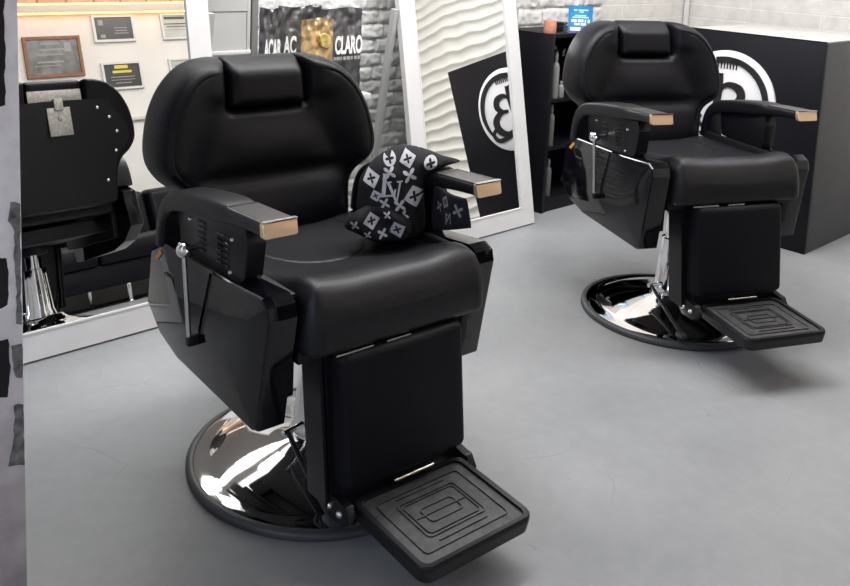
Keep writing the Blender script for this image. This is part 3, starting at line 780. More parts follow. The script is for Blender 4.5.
# ================================================================== standing mirrors
PH = math.radians(11.0)
MH, FB = 1.46, 0.090
def make_mirror(name, label, a0, MW):
    root = thing(name, label, 'mirror', U(a0, 0.0, 0.0), TW, 'leaning standing mirrors')
    def mp(u, w, t):   # u along, w up the tilted plane, t toward the room
        return (u, w * math.sin(PH) - t * math.cos(PH), w * math.cos(PH) + t * math.sin(PH))
    bm = bmesh.new()
    off = 0.006
    for (poly) in ([(0, 0), (MW, 0), (MW - FB, FB), (FB, FB)], [(0, MH), (FB, MH - FB), (MW - FB, MH - FB), (MW, MH)],
                   [(0, 0), (FB, FB), (FB, MH - FB), (0, MH)], [(MW, 0), (MW, MH), (MW - FB, MH - FB), (MW - FB, FB)]):
        add_prism(bm, poly, lambda u, v: mp(u, v + off, -0.022), lambda u, v: mp(u, v + off, 0.006 - 0.0))
    fr = from_bm('frame', bm, M['white_frame'], root, False)
    bm = bmesh.new()
    w = 0.006
    for q in ([(FB - w, FB - w), (MW - FB + w, FB - w), (MW - FB, FB), (FB, FB)], [(MW - FB + w, FB - w), (MW - FB + w, MH - FB + w), (MW - FB, MH - FB), (MW - FB, FB)], [(FB - w, MH - FB + w), (FB, MH - FB), (MW - FB, MH - FB), (MW - FB + w, MH - FB + w)], [(FB - w, FB - w), (FB, FB), (FB, MH - FB), (FB - w, MH - FB + w)]):
        add_prism(bm, q, lambda u, v: mp(u, v + off, 0.005), lambda u, v: mp(u, v + off, 0.0085))
    from_bm('inner_bead', bm, M['white_frame'], fr, False)
    bm = bmesh.new()
    add_prism(bm, [(FB - 0.002, FB - 0.002), (MW - FB + 0.002, FB - 0.002), (MW - FB + 0.002, MH - FB + 0.002), (FB - 0.002, MH - FB + 0.002)], lambda u, v: mp(u, v + off, -0.012), lambda u, v: mp(u, v + off, 0.0))
    from_bm('mirror_glass', bm, M['mirror'], root, False)
    for u in (-0.016, MW + 0.016):
        A = Vector(mp(u, 1.10, -0.01)); B = Vector((u, 0.375, 0.0))
        bm = bmesh.new(); w = 0.014
        dirv = (B - A).normalized(); sd = Vector((0, -dirv.z, dirv.y)).normalized()
        def f0(p, q): return (u - 0.012, *(A + dirv * q + sd * p)[1:])
        def f1(p, q): return (u + 0.012, *(A + dirv * q + sd * p)[1:])
        L = (B - A).length
        cut = w * abs(sd.z / dirv.z)
        add_prism(bm, [(-w, 0), (w, 0), (w, L - cut), (-w, L - cut)], f0, f1)
        lg = from_bm('easel_leg', bm, M['grey_leg'], root, False); lg['label'] = 'grey wooden easel leg'
    return root
m1 = make_mirror('standing_mirror', 'white framed mirror behind the nearer chair, at the left, reflecting certificates', 0.790, 0.917)
m2 = make_mirror('standing_mirror', 'white framed mirror in the middle, reflecting the wavy wall and round emblem', 2.660, 0.785)

# ================================================================== room shell
WD = -0.42     # wall behind the mirrors
RC = 5.45      # right-hand wall
OD = 3.60      # wall opposite the mirrors
LR = -2.2      # left wall
CZ = 2.80
def wallbox(name, lo, hi, m, kind='structure', bev=0.0):
    """box in (a, d, z) room coordinates, local frame along the wall"""
    a0, d0, z0 = lo; a1, d1, z1 = hi
    o = box(name, (0, -(d1 - d0), 0), (a1 - a0, 0, z1 - z0), m, None, bev)
    place(o, U(a0, d0, z0), TW)
    if kind: o['kind'] = kind
    return o
wallbox('floor', (LR - 0.3, WD - 0.3, -0.10), (RC + 0.3, OD + 0.3, 0.0), M['floor'])
wallbox('ceiling', (LR - 0.3, WD - 0.3, CZ), (RC + 0.3, OD + 0.3, CZ + 0.1), M['ceiling'])
wallbox('wall_back', (LR - 0.3, WD - 0.2, 0), (RC + 0.2, WD, CZ), M['white_block'])
wallbox('wall_left', (LR - 0.2, WD, 0), (LR, OD, CZ), M['white_plaster'])
wallbox('wall_front', (LR - 0.2, OD, 0), (RC + 0.2, OD + 0.2, CZ), M['white_plaster'])
# right wall, its local x runs along the wall
o = box('wall_right', (0, 0, 0), (OD - WD, 0.2, CZ), M['white_block']); o['kind'] = 'structure'
place(o, U(RC, WD, 0), TW - PI / 2)
# pipe-like trim in the inner corner
o = tube('trim_1', [(0, 0, 0), (0, 0, CZ)], 0.018, M['white_frame']); place(o, U(RC - 0.045, WD + 0.022, 0)); o['kind'] = 'structure'

# split-face stone cladding on the mirror wall
def stone(name, a0, a1, z0, z1, bw, bh, m, amp, seed, res=0.011):
    rnd = random.Random(seed)
    nx = int((a1 - a0) / res); nz = int((z1 - z0) / res)
    cells = {}
    verts = []; faces = []
    for j in range(nz + 1):
        z = z0 + (z1 - z0) * j / nz
        for i in range(nx + 1):
            a = a0 + (a1 - a0) * i / nx
            zz = z + 0.006 * noise.noise(Vector((a * 9, z * 9, seed)))
            aa = a + 0.008 * noise.noise(Vector((a * 8, z * 8, seed + 9)))
            row = math.floor(zz / bh); off = (row % 2) * 0.5 * bw + (row * 7 % 5) * 0.013
            colm = math.floor((aa + off) / bw)
            key = (row, colm)
            if key not in cells: cells[key] = (rnd.uniform(0, 1), rnd.uniform(-1, 1), rnd.uniform(-1, 1))
            h, tx, tz = cells[key]
            fx = (aa + off) / bw - colm; fz = zz / bh - row
            e = min(min(fx, 1 - fx) * bw, min(fz, 1 - fz) * bh)
            k = sstep(0, 0.012, e)
            n = noise.noise(Vector((a * 26, z * 34, seed + h * 40))) + 0.6 * noise.noise(Vector((a * 60, z * 70, seed))) + 0.35 * noise.noise(Vector((a * 120, z * 130, seed)))
            dep = 0.004 + k * amp * (0.45 + 0.35 * h + 0.35 * tx * (fx - 0.5) + 0.35 * tz * (fz - 0.5) + 0.38 * n)
            verts.append((a - a0, -max(dep, 0.002), z))
    for j in range(nz):
        for i in range(nx):
            p = j * (nx + 1) + i
            faces.append((p, p + 1, p + nx + 2, p + nx + 1))
    o = from_data(name, verts, faces, m, None, True, 60)
    place(o, U(a0, WD, 0), TW); o['kind'] = 'structure'
    return o
stone('wall_cladding_left', 1.95, 3.02, 0.10, 1.45, 0.155, 0.066, M['stone_grey'], 0.020, 3, 0.0075)
stone('wall_cladding_right', 3.02, 4.45, 0.75, 1.5, 0.23, 0.095, M['stone_white'], 0.030, 8)

# wavy relief panel on the right wall
def wavy():
    d0, d1, z0, z1 = 1.36, OD - 0.01, 0.0, 2.1
    res = 0.012; nx = int((d1 - d0) / res); nz = int((z1 - z0) / res * 1.4)
    verts = []; faces = []
    for j in range(nz + 1):
        z = z0 + (z1 - z0) * j / nz
        for i in range(nx + 1):
            x = (d1 - d0) * i / nx
            ph = z * 2 * PI / 0.100 + 2.6 * noise.noise(Vector((x * 2.6, z * 2.2, 4.0))) + 1.1 * math.sin(x * 7 + z * 3) + 0.9 * noise.noise(Vector((x * 7, z * 5, 1.0)))
            s = math.sin(ph)
            verts.append((x, -(0.012 + 0.024 * (1 - abs(math.sin(ph / 2))) ** 1.3 + 0.004 * noise.noise(Vector((x * 9, z * 9, 2.0)))), z))
    for j in range(nz):
        for i in range(nx):
            p = j * (nx + 1) + i; faces.append((p, p + 1, p + nx + 2, p + nx + 1))
    o = from_data('wall_panel_wavy', verts, faces, M['wave_white'], None, True, 180)
    place(o, U(RC, d0, 0), TW - PI / 2); o['kind'] = 'structure'
wavy()

# opposite wall: ledge, lower rail, brick above
wallbox('trim_2', (LR, OD - 0.05, 2.215), (RC, OD, 2.275), M['trim'], bev=0.004)
wallbox('trim_3', (LR, OD - 0.03, 1.325), (RC, OD, 1.352), M['trim'], bev=0.004)
wallbox('wall_front_brick', (LR, OD - 0.025, 2.275), (RC, OD, CZ), M['warm_brick'])
o = wallbox('led_strip', (1.6, OD - 0.046, 2.278), (4.6, OD - 0.030, 2.288), M['led_warm'], None)
tag(o, 'warm glowing strip of light along the ledge above the certificates', 'light strip')
o = wallbox('led_strip', (1.6, OD - 0.046, 2.203), (4.6, OD - 0.030, 2.212), M['led_warm'], None)
tag(o, 'warm strip of light under the ledge, shining down on the certificates', 'light strip')

# near pillar at the left edge of the picture, paint worn off in patches
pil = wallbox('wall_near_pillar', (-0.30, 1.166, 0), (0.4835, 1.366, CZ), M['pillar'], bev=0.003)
def ppatch(name, pts, m, s=0):
    q = []
    for i, (a, z) in enumerate(resample(pts, 0.008)):
        q.append((a + 0.0028 * noise.noise(Vector((a * 90, z * 60, s))), z + 0.006 * noise.noise(Vector((a * 60, z * 50, s + 4)))))
    q = [(min(a, 0.4815), z) for a, z in q]
    o = prism(name, q, lambda u, v: (u + 0.30, -0.1995, v), lambda u, v: (u + 0.30, -0.2012, v), m, pil)
    return o
ppatch('bare_patch', [(0.40, 1.45), (0.461, 1.45), (0.464, 1.28), (0.462, 1.10), (0.40, 1.09)], M['peel_dark'], 1)
ppatch('bare_patch', [(0.40, 0.865), (0.460, 0.862), (0.463, 0.82), (0.460, 0.782), (0.40, 0.775)], M['peel_dark'], 2)
ppatch('bare_patch', [(0.40, 0.735), (0.459, 0.730), (0.462, 0.68), (0.457, 0.634), (0.40, 0.63)], M['peel_dark'], 3)
ppatch('worn_patch', [(0.467, 0.950), (0.4815, 0.945), (0.481, 0.86), (0.4805, 0.745), (0.472, 0.748), (0.474, 0.80), (0.470, 0.86), (0.473, 0.90), (0.463, 0.92)], M['peel_grey'], 4)
ppatch('worn_patch', [(0.464, 0.713), (0.481, 0.712), (0.4805, 0.655), (0.470, 0.662)], M['peel_grey'], 5)
ppatch('worn_patch', [(0.468, 0.612), (0.4815, 0.609), (0.481, 0.505), (0.457, 0.512), (0.460, 0.535), (0.466, 0.56)], M['peel_grey'], 6)

# ================================================================== counter with emblem
ctr = thing('reception_counter', 'black front counter with a round white emblem, at the right edge behind the farther chair', 'counter', U(4.147, 1.068, 0), TW)
# local x = along the mirror wall (depth of the counter), local y = toward the mirror wall
box('front_panel', (0, 0, 0.0), (0.022, 0.70, 1.004), M['black_board'], ctr, 0.0012)
sidep = box('side_panel', (0.022, 0.0, 0.0), (0.66, 0.020, 1.004), M['grey_board'], ctr, 0.001); sidep['label'] = 'dark grey side panel'
box('side_panel', (0.022, 0.68, 0.0), (0.66, 0.70, 1.004), M['black_board'], ctr, 0.001)
box('countertop', (0.006, 0.004, 1.004), (0.66, 0.70, 1.0105), M['counter'], ctr, 0.001)
box('top_edge', (0.0, 0.0, 1.004), (0.0058, 0.70, 1.0115), M['black_board'], ctr)
# emblem, centred at y=0.468 (d = 0.60), z = 0.67; seen from -x: right = -y
EY, EZ, ER = 0.464, 0.662, 0.256
em = lathe('emblem_disc', [(0, -0.018), (ER - 0.006, -0.018), (ER, -0.014), (ER, 0.0), (0, 0.0)], M['logo_white'], ctr, 96, (0, EY, EZ), 'x')
def ep(q, h): return lambda u, v: (-h, EY - u, EZ + v)
def stroke(bm, pts, wid, h0=0.018, h1=0.026, k=1.0):
    pts = [(a * k, b * k) for a, b in pts]; wid = [w * k for w in wid]
    pts = smooth_loop(pts, 6, False); n = len(pts); P = np.array([p[:2] for p in pts])
    W = np.interp(np.linspace(0, 1, n), np.linspace(0, 1, len(wid)), wid) / 2
    t = np.gradient(P, axis=0); nn = np.stack([-t[:, 1], t[:, 0]], 1); nn /= np.linalg.norm(nn, axis=1)[:, None] + 1e-9
    A = P + nn * W[:, None]; B = P - nn * W[:, None]
    vs = [[bm.verts.new((-h, EY - q[0], EZ + q[1])) for q in side] for side, h in ((A, h0), (A, h1), (B, h1), (B, h0))]
    for a, b in zip(vs, vs[1:]):
        for i in range(n - 1): bm.faces.new((a[i], a[i + 1], b[i + 1], b[i]))
    for i in (0, n - 1):
        bm.faces.new([vs[k][i] for k in range(4)])
bm = bmesh.new()
def arcp(r, a0, a1, n=14): return [(r * math.cos(math.radians(a0 + (a1 - a0) * i / n)), r * math.sin(math.radians(a0 + (a1 - a0) * i / n))) for i in range(n + 1)]
stroke(bm, arcp(0.214, 82, -42, 16), [0.026, 0.030, 0.030, 0.026, 0.012])
stroke(bm, arcp(0.214, 128, 232, 16), [0.010, 0.026, 0.028, 0.026, 0.012])
from_bm('emblem_ring', bm, M['logo_black'], em)
bm = bmesh.new()   # comb: bar with teeth
stroke(bm, [(-0.060, 0.205), (0.0, 0.212), (0.060, 0.205)], [0.030, 0.030])
for i in range(7):
    x = -0.048 + i * 0.016
    stroke(bm, [(x, 0.196), (x, 0.165)], [0.005, 0.003])
from_bm('emblem_comb', bm, M['logo_black'], em)
bm = bmesh.new()   # script letter B
stroke(bm, [(-0.035, 0.118), (-0.030, 0.05), (-0.036, -0.03), (-0.040, -0.100)], [0.040, 0.034, 0.030, 0.020], k=1.18)
stroke(bm, [(-0.080, 0.130), (-0.050, 0.112), (-0.015, 0.112)], [0.006, 0.022, 0.005], k=1.18)
stroke(bm, [(-0.030, 0.045), (0.010, 0.075), (0.060, 0.062), (0.072, 0.025), (0.040, -0.005), (0.0, -0.008)], [0.010, 0.022, 0.036, 0.036, 0.022, 0.010], k=1.18)
stroke(bm, [(0.0, -0.006), (0.060, -0.012), (0.100, -0.050), (0.085, -0.100), (0.030, -0.125), (-0.040, -0.105)], [0.010, 0.026, 0.042, 0.040, 0.026, 0.014], k=1.18)
stroke(bm, [(-0.10, -0.150), (-0.04, -0.120), (0.03, -0.140), (0.10, -0.150), (0.135, -0.118), (0.118, -0.090), (0.10, -0.105)], [0.008, 0.022, 0.026, 0.024, 0.020, 0.016, 0.010], k=1.18)
stroke(bm, [(-0.040, -0.10), (-0.075, -0.125), (-0.11, -0.10), (-0.10, -0.07)], [0.016, 0.016, 0.014, 0.006], k=1.18)
from_bm('emblem_letter', bm, M['logo_black'], em)

# ================================================================== black shelf unit along the mirror wall
su = thing('shelf_unit', 'black open shelf unit between the middle mirror and the farther chair', 'shelf', U(3.605, -0.085, 0), TW)
SW, SD, SH = 0.50, 0.315, 0.945
box('side_panel', (0, 0, 0), (0.022, SD, SH), M['black_board'], su, 0.001)
box('side_panel', (1.24 - 0.022, 0, 0), (1.24, SD, SH), M['black_board'], su, 0.001)
box('back_panel', (0.022, SD - 0.012, 0), (1.218, SD, SH), M['black_board'], su)
box('top_board', (0.022, 0, SH - 0.022), (1.218, SD - 0.012, SH), M['black_board'], su, 0.001)
for z in (0.345, 0.60):
    box('shelf_board', (0.022, 0.012, z - 0.016), (1.218, SD - 0.012, z), M['black_board'], su)
box('plinth', (0.022, 0.01, 0.0), (1.218, SD - 0.012, 0.07), M['black_board'], su)
box('divider', (0.60, 0.012, 0.07), (0.618, SD - 0.012, SH - 0.022), M['black_board'], su)
def item_loc(a, d, z): return U(a, d, z)
def bottle(loc, r, h, m, label, cap=M['bottle_white'], group='bottles on the black shelves'):
    t = thing('bottle', label, 'bottle', loc, TW, group)
    lathe('body', [(0, 0), (r * 0.95, 0), (r, 0.004), (r, h * 0.66), (r * 0.85, h * 0.74), (r * 0.35, h * 0.80), (r * 0.35, h * 0.84), (0, h * 0.84)], m, t, 24)
    lathe('cap', [(0, h * 0.835), (r * 0.45, h * 0.835), (r * 0.45, h * 0.97), (r * 0.36, h), (0, h)], cap, t, 20)
    return t
bottle(item_loc(3.712, -0.135, 0.60), 0.019, 0.240, M['bottle_white'], 'tall pale bottle on the upper shelf of the black unit, tallest of the bottles')
bottle(item_loc(3.700, -0.135, 0.345), 0.018, 0.220, M['bottle_grey'], 'grey bottle on the middle shelf of the black unit')
bottle(item_loc(3.770, -0.140, 0.60), 0.018, 0.085, M['bottle_white'], 'short pale bottle on the upper shelf beside the tall one')
bottle(item_loc(3.71, -0.140, 0.07), 0.018, 0.20, M['bottle_grey'], 'grey bottle on the bottom shelf of the black unit')
# on top: candle jar, small black box, blue card in a stand
j = thing('candle_jar', 'salmon pink candle jar on top of the black shelf unit', 'candle', U(3.640, -0.135, 0.945), TW)
lathe('jar', [(0, 0), (0.030, 0), (0.033, 0.004), (0.033, 0.066), (0.029, 0.066), (0.029, 0.052), (0, 0.052)], M['salmon'], j, 28)
lathe('wick', [(0, 0.050), (0.0015, 0.050), (0.0015, 0.062), (0, 0.062)], M['ink'], j, 8)
b = thing('small_box', 'small black box on the shelf unit between the pink jar and the blue card', 'box', U(3.785, -0.215, 0.945), TW)
box('box_body', (-0.035, -0.03, 0), (0.035, 0.03, 0.034), M['plastic'], b, 0.004)
box('lid', (-0.036, -0.031, 0.030), (0.036, 0.031, 0.048), M['matte_black'], b, 0.005)
k = thing('card_stand', 'blue card with white print standing on the black shelf unit', 'sign', U(3.765, -0.115, 0.945), 0.05)
CWd, CHt = 0.128, 0.142  # overall card size
def cd(u, v, h): return (u * 0.865, v * 0.13 - h, v * 0.92)
bm = bmesh.new(); add_prism(bm, [(0, 0), (0.148, 0), (0.148, 0.155), (0, 0.155)], lambda u, v: cd(u, v, 0), lambda u, v: cd(u, v, 0.003)); card = from_bm('card', bm, M['blue_card'], k, False)
bm = bmesh.new(); add_prism(bm, [(0.002, 0), (0.146, 0), (0.146, 0.016), (0.002, 0.016)], lambda u, v: cd(u, v, 0.003), lambda u, v: cd(u, v, 0.0036)); from_bm('card_footer', bm, M['violet_card'], card, False)
bm = bmesh.new()
for (x0, x1, y0, y1) in ((0.012, 0.075, 0.014, 0.034), (0.018, 0.050, 0.062, 0.078), (0.058, 0.092, 0.062, 0.078), (0.100, 0.108, 0.060, 0.078), (0.118, 0.130, 0.060, 0.078), (0.036, 0.070, 0.045, 0.057), (0.076, 0.108, 0.045, 0.057)):
    add_prism(bm, [(x0, y0), (x1, y0), (x1, y1), (x0, y1)], lambda u, v: cd(u, v, 0.003), lambda u, v: cd(u, v, 0.0042))
from_bm('card_badges', bm, M['print_white'], card, False)
bm = bmesh.new()
for (x0, x1, y0, y1) in ((0.032, 0.052, 0.126, 0.134), (0.060, 0.120, 0.127, 0.134), (0.066, 0.092, 0.117, 0.123), (0.040, 0.108, 0.096, 0.103), (0.024, 0.124, 0.086, 0.093)):
    add_prism(bm, [(x0, y0), (x1, y0), (x1, y1), (x0, y1)], lambda u, v: cd(u, v, 0.003), lambda u, v: cd(u, v, 0.0042))
from_bm('card_lines', bm, M['cyan_print'], card, False)
bm = bmesh.new(); add_box(bm, (0, -0.01, -0.0), (CWd, 0.06, 0.003)); from_bm('stand_foot', bm, M['bottle_grey'], k, False)

# ================================================================== cabinet and bag shelf behind the near chair
cab = thing('white_cabinet', 'pale grey and white cupboard on the wall beside the left mirror, above the chair back', 'cabinet', U(1.745, -0.30, 0), TW)
box('carcass', (0, 0.010, 0.0), (0.205, 0.12, 1.9), M['cab_white'], cab, 0.002)
bm = bmesh.new()
for lo, hi in (((0.0, 0, 0.0), (0.205, 0.011, 0.915)), ((0.0, 0, 0.915), (0.012, 0.011, 1.9)), ((0.190, 0, 0.915), (0.205, 0.011, 1.9)), ((0.012, 0, 1.075), (0.190, 0.011, 1.9))):
    add_box(bm, lo, hi, 0.001)
from_bm('door_frame', bm, M['cab_white'], cab)
box('door_panel', (0.008, 0.004, 0.915), (0.196, 0.0105, 1.08), M['cab_grey'], cab, 0.0)
box('ledge_strip', (0.004, -0.008, 0.905), (0.205, 0.0, 0.920), M['white_frame'], cab, 0.001)
sh = thing('wall_shelf', 'grey wall shelf holding the foil bags, hidden behind the nearer chair back', 'shelf', U(1.955, -0.41, 0), TW)
box('side_panel', (0.0, -0.115, 0.0), (0.028, 0.0, 1.9), M['edge_grey'], sh, 0.001)
box('shelf_board', (0.028, -0.245, 0.695), (0.525, -0.0, 0.72), M['cab_white'], sh, 0.001)
box('shelf_back', (0.028, -0.004, 0.72), (0.36, 0.0, 1.9), M['cab_white'], sh, 0.0)
def foil_bag(name, label, a0, w, h, d, m, yaw, seed, group='foil bags on the shelf'):
    t = thing(name, label, 'bag', U(a0 + w / 2, d, 0.72), TW + yaw, group)
    nx, nz = 26, 34; verts = []; faces = []
    for side in (1, -1):
        for j in range(nz + 1):
            v = j / nz
            for i in range(nx + 1):
                u = i / nx
                fat = 0.029 * (math.sin(PI * u) ** 0.6) * (1 - sstep(0.45, 0.93, v)) * (0.65 + 0.35 * (1 - v)) + 0.0015
                pinch = 1 - 0.02 * math.sin(PI * v)
                wr_ = (0.004 + 0.006 * sstep(0.6, 0.85, v)) * noise.noise(Vector((u * 6, v * 8, seed))) * (1 if 0.02 < u < 0.98 else 0.2) + (0.005 + 0.006 * sstep(0.6, 0.9, v)) * noise.noise(Vector((u * 12, v * 16, seed + 3)))
                zt = h * v * (1 + 0.012 * math.sin(u * 7 + seed) * v)
                verts.append(((u - 0.5) * w * pinch, -side * fat - wr_, zt))
    k2 = (nx + 1) * (nz + 1)
    for s in (0, 1):
        for j in range(nz):
            for i in range(nx):
                p = s * k2 + j * (nx + 1) + i
                q = (p, p + 1, p + nx + 2, p + nx + 1); faces.append(q if s == 0 else q[::-1])
    ring = [j * (nx + 1) for j in range(nz + 1)] + [nz * (nx + 1) + i for i in range(1, nx + 1)] + [j * (nx + 1) + nx for j in range(nz - 1, -1, -1)] + [i for i in range(nx - 1, 0, -1)]
    for a, b_ in zip(ring, ring[1:] + ring[:1]): faces.append((a, b_, b_ + k2, a + k2))
    from_data('bag_body', verts, faces, m, t, True, 70)
    return t
g1 = foil_bag('foil_bag', 'narrow dark foil bag lettered ACAR, leftmost on the shelf', 1.986, 0.100, 0.365, -0.285, M['foil_dark'], -0.15, 1.0)
g2 = foil_bag('foil_bag', 'dark foil bag lettered AC, half hidden behind the gold pouch', 2.125, 0.225, 0.365, -0.366, M['foil_dark'], 0.0, 2.0)
g3 = foil_bag('foil_bag', 'dark foil bag lettered CLARO, rightmost on the shelf', 2.285, 0.235, 0.360, -0.296, M['foil_dark'], 0.0, 3.3)
g4 = foil_bag('foil_pouch', 'gold foil pouch standing in front of the two wider dark bags', 2.140, 0.168, 0.325, -0.222, M['foil_gold'], 0.02, 4.0)
def lett(t, s, size, x, z, w, y, m=M['print_white'], sx=0.8, nm='lettering', al='CENTER'):
    return text_part(nm, s, size, m, t, (x, y, z), (PI / 2, 0, 0), 0.0006, al, (sx, 1, 1), 0.0035)
lett(g1, 'ACAR', 0.104, -0.006, 0.200, 0, -0.036, sx=0.26)
lett(g2, 'AC', 0.104, -0.108, 0.200, 0, -0.041, sx=0.44, al='LEFT')
lett(g3, 'CLARO', 0.104, 0.016, 0.200, 0, -0.041, sx=0.44)
bm = bmesh.new(); x = -0.085   # illegible small print
for i, w_ in enumerate((0.012, 0.010, 0.018, 0.008, 0.014, 0.020, 0.010, 0.016, 0.012, 0.018)):
    add_box(bm, (x, -0.0425, 0.140), (x + w_, -0.0400, 0.154)); x += w_ + (0.004 if i % 3 else 0.008)
from_bm('small_print', bm, M['print_grey'], g3, False)
bm = bmesh.new(); add_prism(bm, [(0.004, 0.212), (0.030, 0.206), (0.052, 0.222), (0.048, 0.256), (0.020, 0.268), (-0.010, 0.258), (-0.004, 0.236)], lambda u, v: (u, -0.020, v), lambda u, v: (u, -0.0300, v)); from_bm('pouch_label', bm, M['label_yellow'], g4, False)

# ================================================================== opposite wall: certificates and sofa (seen in the left mirror)
def frame_pic(a0, a1, z0, z1, mf, mp_, label, fw, lines, seed, group='framed certificates'):
    # local: origin on the wall, x along the wall seen from the room (a decreasing), -y into the room
    t = thing('framed_certificate', label, 'certificate', U(a0, OD, z0), TW, group)
    w = a1 - a0; h = z1 - z0
    bm = bmesh.new()
    for poly in ([(0, 0), (w, 0), (w - fw, fw), (fw, fw)], [(0, h), (fw, h - fw), (w - fw, h - fw), (w, h)], [(0, 0), (fw, fw), (fw, h - fw), (0, h)], [(w, 0), (w, h), (w - fw, h - fw), (w - fw, fw)]):
        add_prism(bm, poly, lambda u, v: (u, -0.001, v), lambda u, v: (u, 0.022, v))
    bmesh.ops.rotate(bm, verts=bm.verts, cent=(0, 0, 0), matrix=Matrix.Identity(3))
    for v in bm.verts: v.co.y = -(-v.co.y) if False else v.co.y
    fr = from_bm('frame', bm, mf, t, False)
    sheet = box('sheet', (fw - 0.002, 0.002, fw - 0.002), (w - fw + 0.002, 0.014, h - fw + 0.002), mp_, t)
    bm = bmesh.new(); mats = []
    for (x0, x1, y0, y1, mm) in lines:
        if mm not in mats: mats.append(mm)
        n0 = len(bm.faces)
        add_prism(bm, [(x0 * w, y0 * h), (x1 * w, y0 * h), (x1 * w, y1 * h), (x0 * w, y1 * h)], lambda u, v: (u, 0.013, v), lambda u, v: (u, 0.0150, v))
        bm.faces.ensure_lookup_table()
        for f in bm.faces[n0:]: f.material_index = mats.index(mm)
    from_bm('print', bm, mats, sheet, False)
    # the room is on the mirror side of this wall: turn the picture to face it
    t.rotation_euler = (0, 0, TW)
    return t
PG, PW, YI, IK = M['print_grey'], M['print_white'], M['yellow_ink'], M['ink']
frame_pic(2.381, 2.811, 1.715, 2.035, M['wood_frame'], M['pic_grey'], 'grey certificate in a brown wooden frame, reflected in the left mirror', 0.024,
          [(0.30, 0.62, 0.80, 0.85, PG), (0.25, 0.70, 0.66, 0.70, PG), (0.22, 0.66, 0.54, 0.57, PG), (0.20, 0.66, 0.36, 0.40, PG), (0.15, 0.60, 0.28, 0.30, PG), (0.70, 0.82, 0.62, 0.84, PG)], 1)
frame_pic(2.928, 3.272, 1.972, 2.195, M['white_frame'], M['pic_dark'], 'dark certificate in a white frame, upper of the two beside the wooden frame', 0.020,
          [(0.14, 0.26, 0.62, 0.82, PG), (0.16, 0.28, 0.16, 0.28, PG), (0.50, 0.82, 0.50, 0.53, PG), (0.52, 0.82, 0.40, 0.43, PG), (0.50, 0.84, 0.30, 0.33, PG)], 2)
frame_pic(2.944, 3.272, 1.583, 1.806, M['white_frame'], M['pic_dark'], 'dark certificate with yellow heading in a white frame, lower of the two', 0.018,
          [(0.32, 0.66, 0.76, 0.88, YI), (0.26, 0.74, 0.60, 0.69, YI), (0.2, 0.8, 0.44, 0.47, PG), (0.2, 0.8, 0.34, 0.36, PG), (0.3, 0.7, 0.22, 0.25, PG)], 3)
frame_pic(3.508, 3.80, 1.972, 2.195, M['white_frame'], M['pic_paper'], 'pale certificate with dark print, upper one at the mirror edge', 0.016,
          [(0.12, 0.75, 0.78, 0.88, IK), (0.10, 0.85, 0.58, 0.62, IK), (0.15, 0.85, 0.48, 0.51, IK), (0.1, 0.85, 0.36, 0.38, PG)], 4)
frame_pic(3.516, 3.80, 1.600, 1.806, M['white_frame'], M['pic_paper'], 'pale greenish certificate, lower one at the mirror edge', 0.016,
          [(0.15, 0.85, 0.70, 0.75, PG), (0.15, 0.85, 0.50, 0.53, PG)], 5)

sofa = thing('waiting_sofa', 'low black leather sofa reflected in the left mirror behind the chair', 'sofa', U(1.50, 2.70, 0), TW)
# local x along wall, local y = -(d)  -> sofa extends to -y
SL = 2.35
bm = bmesh.new(); add_box(bm, (0, -0.80, 0.12), (SL, -0.03, 0.27), 0.015); from_bm('sofa_base', bm, M['leather_dull'], sofa)
for i in range(3):
    x0 = 0.16 + i * (SL - 0.32) / 3; x1 = 0.16 + (i + 1) * (SL - 0.32) / 3
    pad('seat_cushion', rrect(x0 + 0.004, x1 - 0.004, -0.66, 0.0, 0.03), lambda u, v, d: 0.425, lambda u, v, d: 0.27, lambda u, v, h: (u, v, h), M['leather'], sofa, rt=0.04, rb=0.01, edge=0.3, inner=0.05, step=0.03)
    pad('back_cushion', rrect(x0 + 0.004, x1 - 0.004, 0.40, 0.76, 0.04), lambda u, v, d: 0.10, lambda u, v, d: -0.10, lambda u, v, h: (u, -0.68 + h - (v - 0.4) * 0.15, v), M['leather'], sofa, rt=0.05, rb=0.05, edge=0.5, inner=0.05, step=0.03)
for x0 in (0.0, SL - 0.15):
    bm = bmesh.new(); add_box(bm, (x0, -0.80, 0.27), (x0 + 0.15, -0.02, 0.56), 0.02, 3); from_bm('sofa_arm', bm, M['leather'], sofa)
for x in (0.08, 1.02, SL - 0.08):
    for y in (-0.06, -0.74):
        lathe('leg', [(0, 0), (0.018, 0), (0.018, 0.006), (0.013, 0.012), (0.015, 0.12), (0, 0.12)], M['chrome'], sofa, 16, (x, y, 0))

# ================================================================== lights
def lamp_panel(a, d, la, ld, strength, i):
    t = thing('ceiling_light', ('white ceiling light panel nearest the %s' % i), 'light', U(a, d, CZ), TW, 'ceiling light panels')
    box('housing', (-la / 2 - 0.03, -ld / 2 - 0.03, -0.045), (la / 2 + 0.03, ld / 2 + 0.03, 0.0), M['white_frame'], t, 0.004)
    box('diffuser', (-la / 2, -ld / 2, -0.052), (la / 2, ld / 2, -0.044), M['led_panel'], t, 0.0)
lamp_panel(1.3, 0.75, 1.2, 0.30, 1, 'left mirror')
lamp_panel(3.3, 0.75, 1.2, 0.30, 1, 'middle mirror')
lamp_panel(4.6, 1.6, 0.30, 1.2, 1, 'wavy wall')

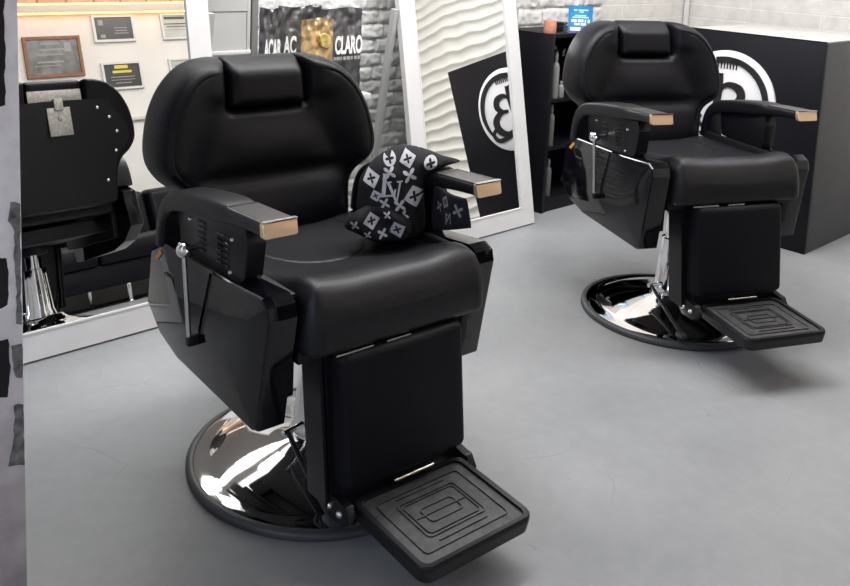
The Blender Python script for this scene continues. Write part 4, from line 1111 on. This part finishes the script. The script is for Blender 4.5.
def area(name, loc, target, size, size_y, energy, color):
    l = bpy.data.lights.new(name, 'AREA'); l.shape = 'RECTANGLE'; l.size = size; l.size_y = size_y; l.energy = energy; l.color = color
    o = bpy.data.objects.new(name, l); o.location = loc
    o.rotation_euler = (Vector(target) - Vector(loc)).to_track_quat('-Z', 'Y').to_euler()
    link(o); return o
area('cool_side_fill', U(LR + 0.05, 2.5, 1.8), U(1.2, 1.0, 0.6), 0.9, 1.5, 46, (0.60, 0.74, 1.0))  # added cool area light by the left wall, which has no window
area('ceiling_fill', U(2.6, 0.8, CZ - 0.06), U(2.6, 0.8, 0), 4.4, 0.40, 95, (0.97, 0.985, 1.0))
area('warm_wall_wash', U(3.1, 2.9, 2.70), U(3.1, 3.6, 1.7), 2.6, 0.3, 11, (1.0, 0.76, 0.58))

area('corner_wash', U(4.3, 0.6, 2.7), U(5.4, 0.3, 0.9), 1.0, 0.6, 18, (1.0, 0.98, 0.95))
area('cladding_wash', U(2.3, 0.75, 2.6), U(2.4, -0.4, 1.0), 1.2, 0.3, 24, (1.0, 0.98, 0.95))
w = bpy.data.worlds.new('world'); SC.world = w; w.use_nodes = True
w.node_tree.nodes['Background'].inputs['Color'].default_value = (0.6, 0.65, 0.72, 1)
w.node_tree.nodes['Background'].inputs['Strength'].default_value = 0.3

# ================================================================== camera
cam = bpy.data.cameras.new('camera')
cam.sensor_width = 36.0; cam.sensor_fit = 'HORIZONTAL'
F, CX, CY = 897.6163, 423.998, 69.3424
cam.lens = F / 850 * 36.0
cam.shift_x = -(CX - 425) / 850
cam.shift_y = -(293 - CY) / 850
cam.clip_start = 0.05
co = bpy.data.objects.new('camera', cam); link(co)
fw = Vector((0, 0.99030935, -0.13887902)); rt = Vector((0.99891597, 0.00646478, 0.04609863)); dn = Vector((0.04654973, -0.13872847, -0.98923583))
mt = Matrix((( rt.x, -dn.x, -fw.x, 0), (rt.y, -dn.y, -fw.y, 0), (rt.z, -dn.z, -fw.z, 1.37331463), (0, 0, 0, 1)))
co.matrix_world = mt
SC.camera = co
SC.view_settings.view_transform = 'Standard'
SC.view_settings.look = 'None'
SC.view_settings.exposure = 0.15
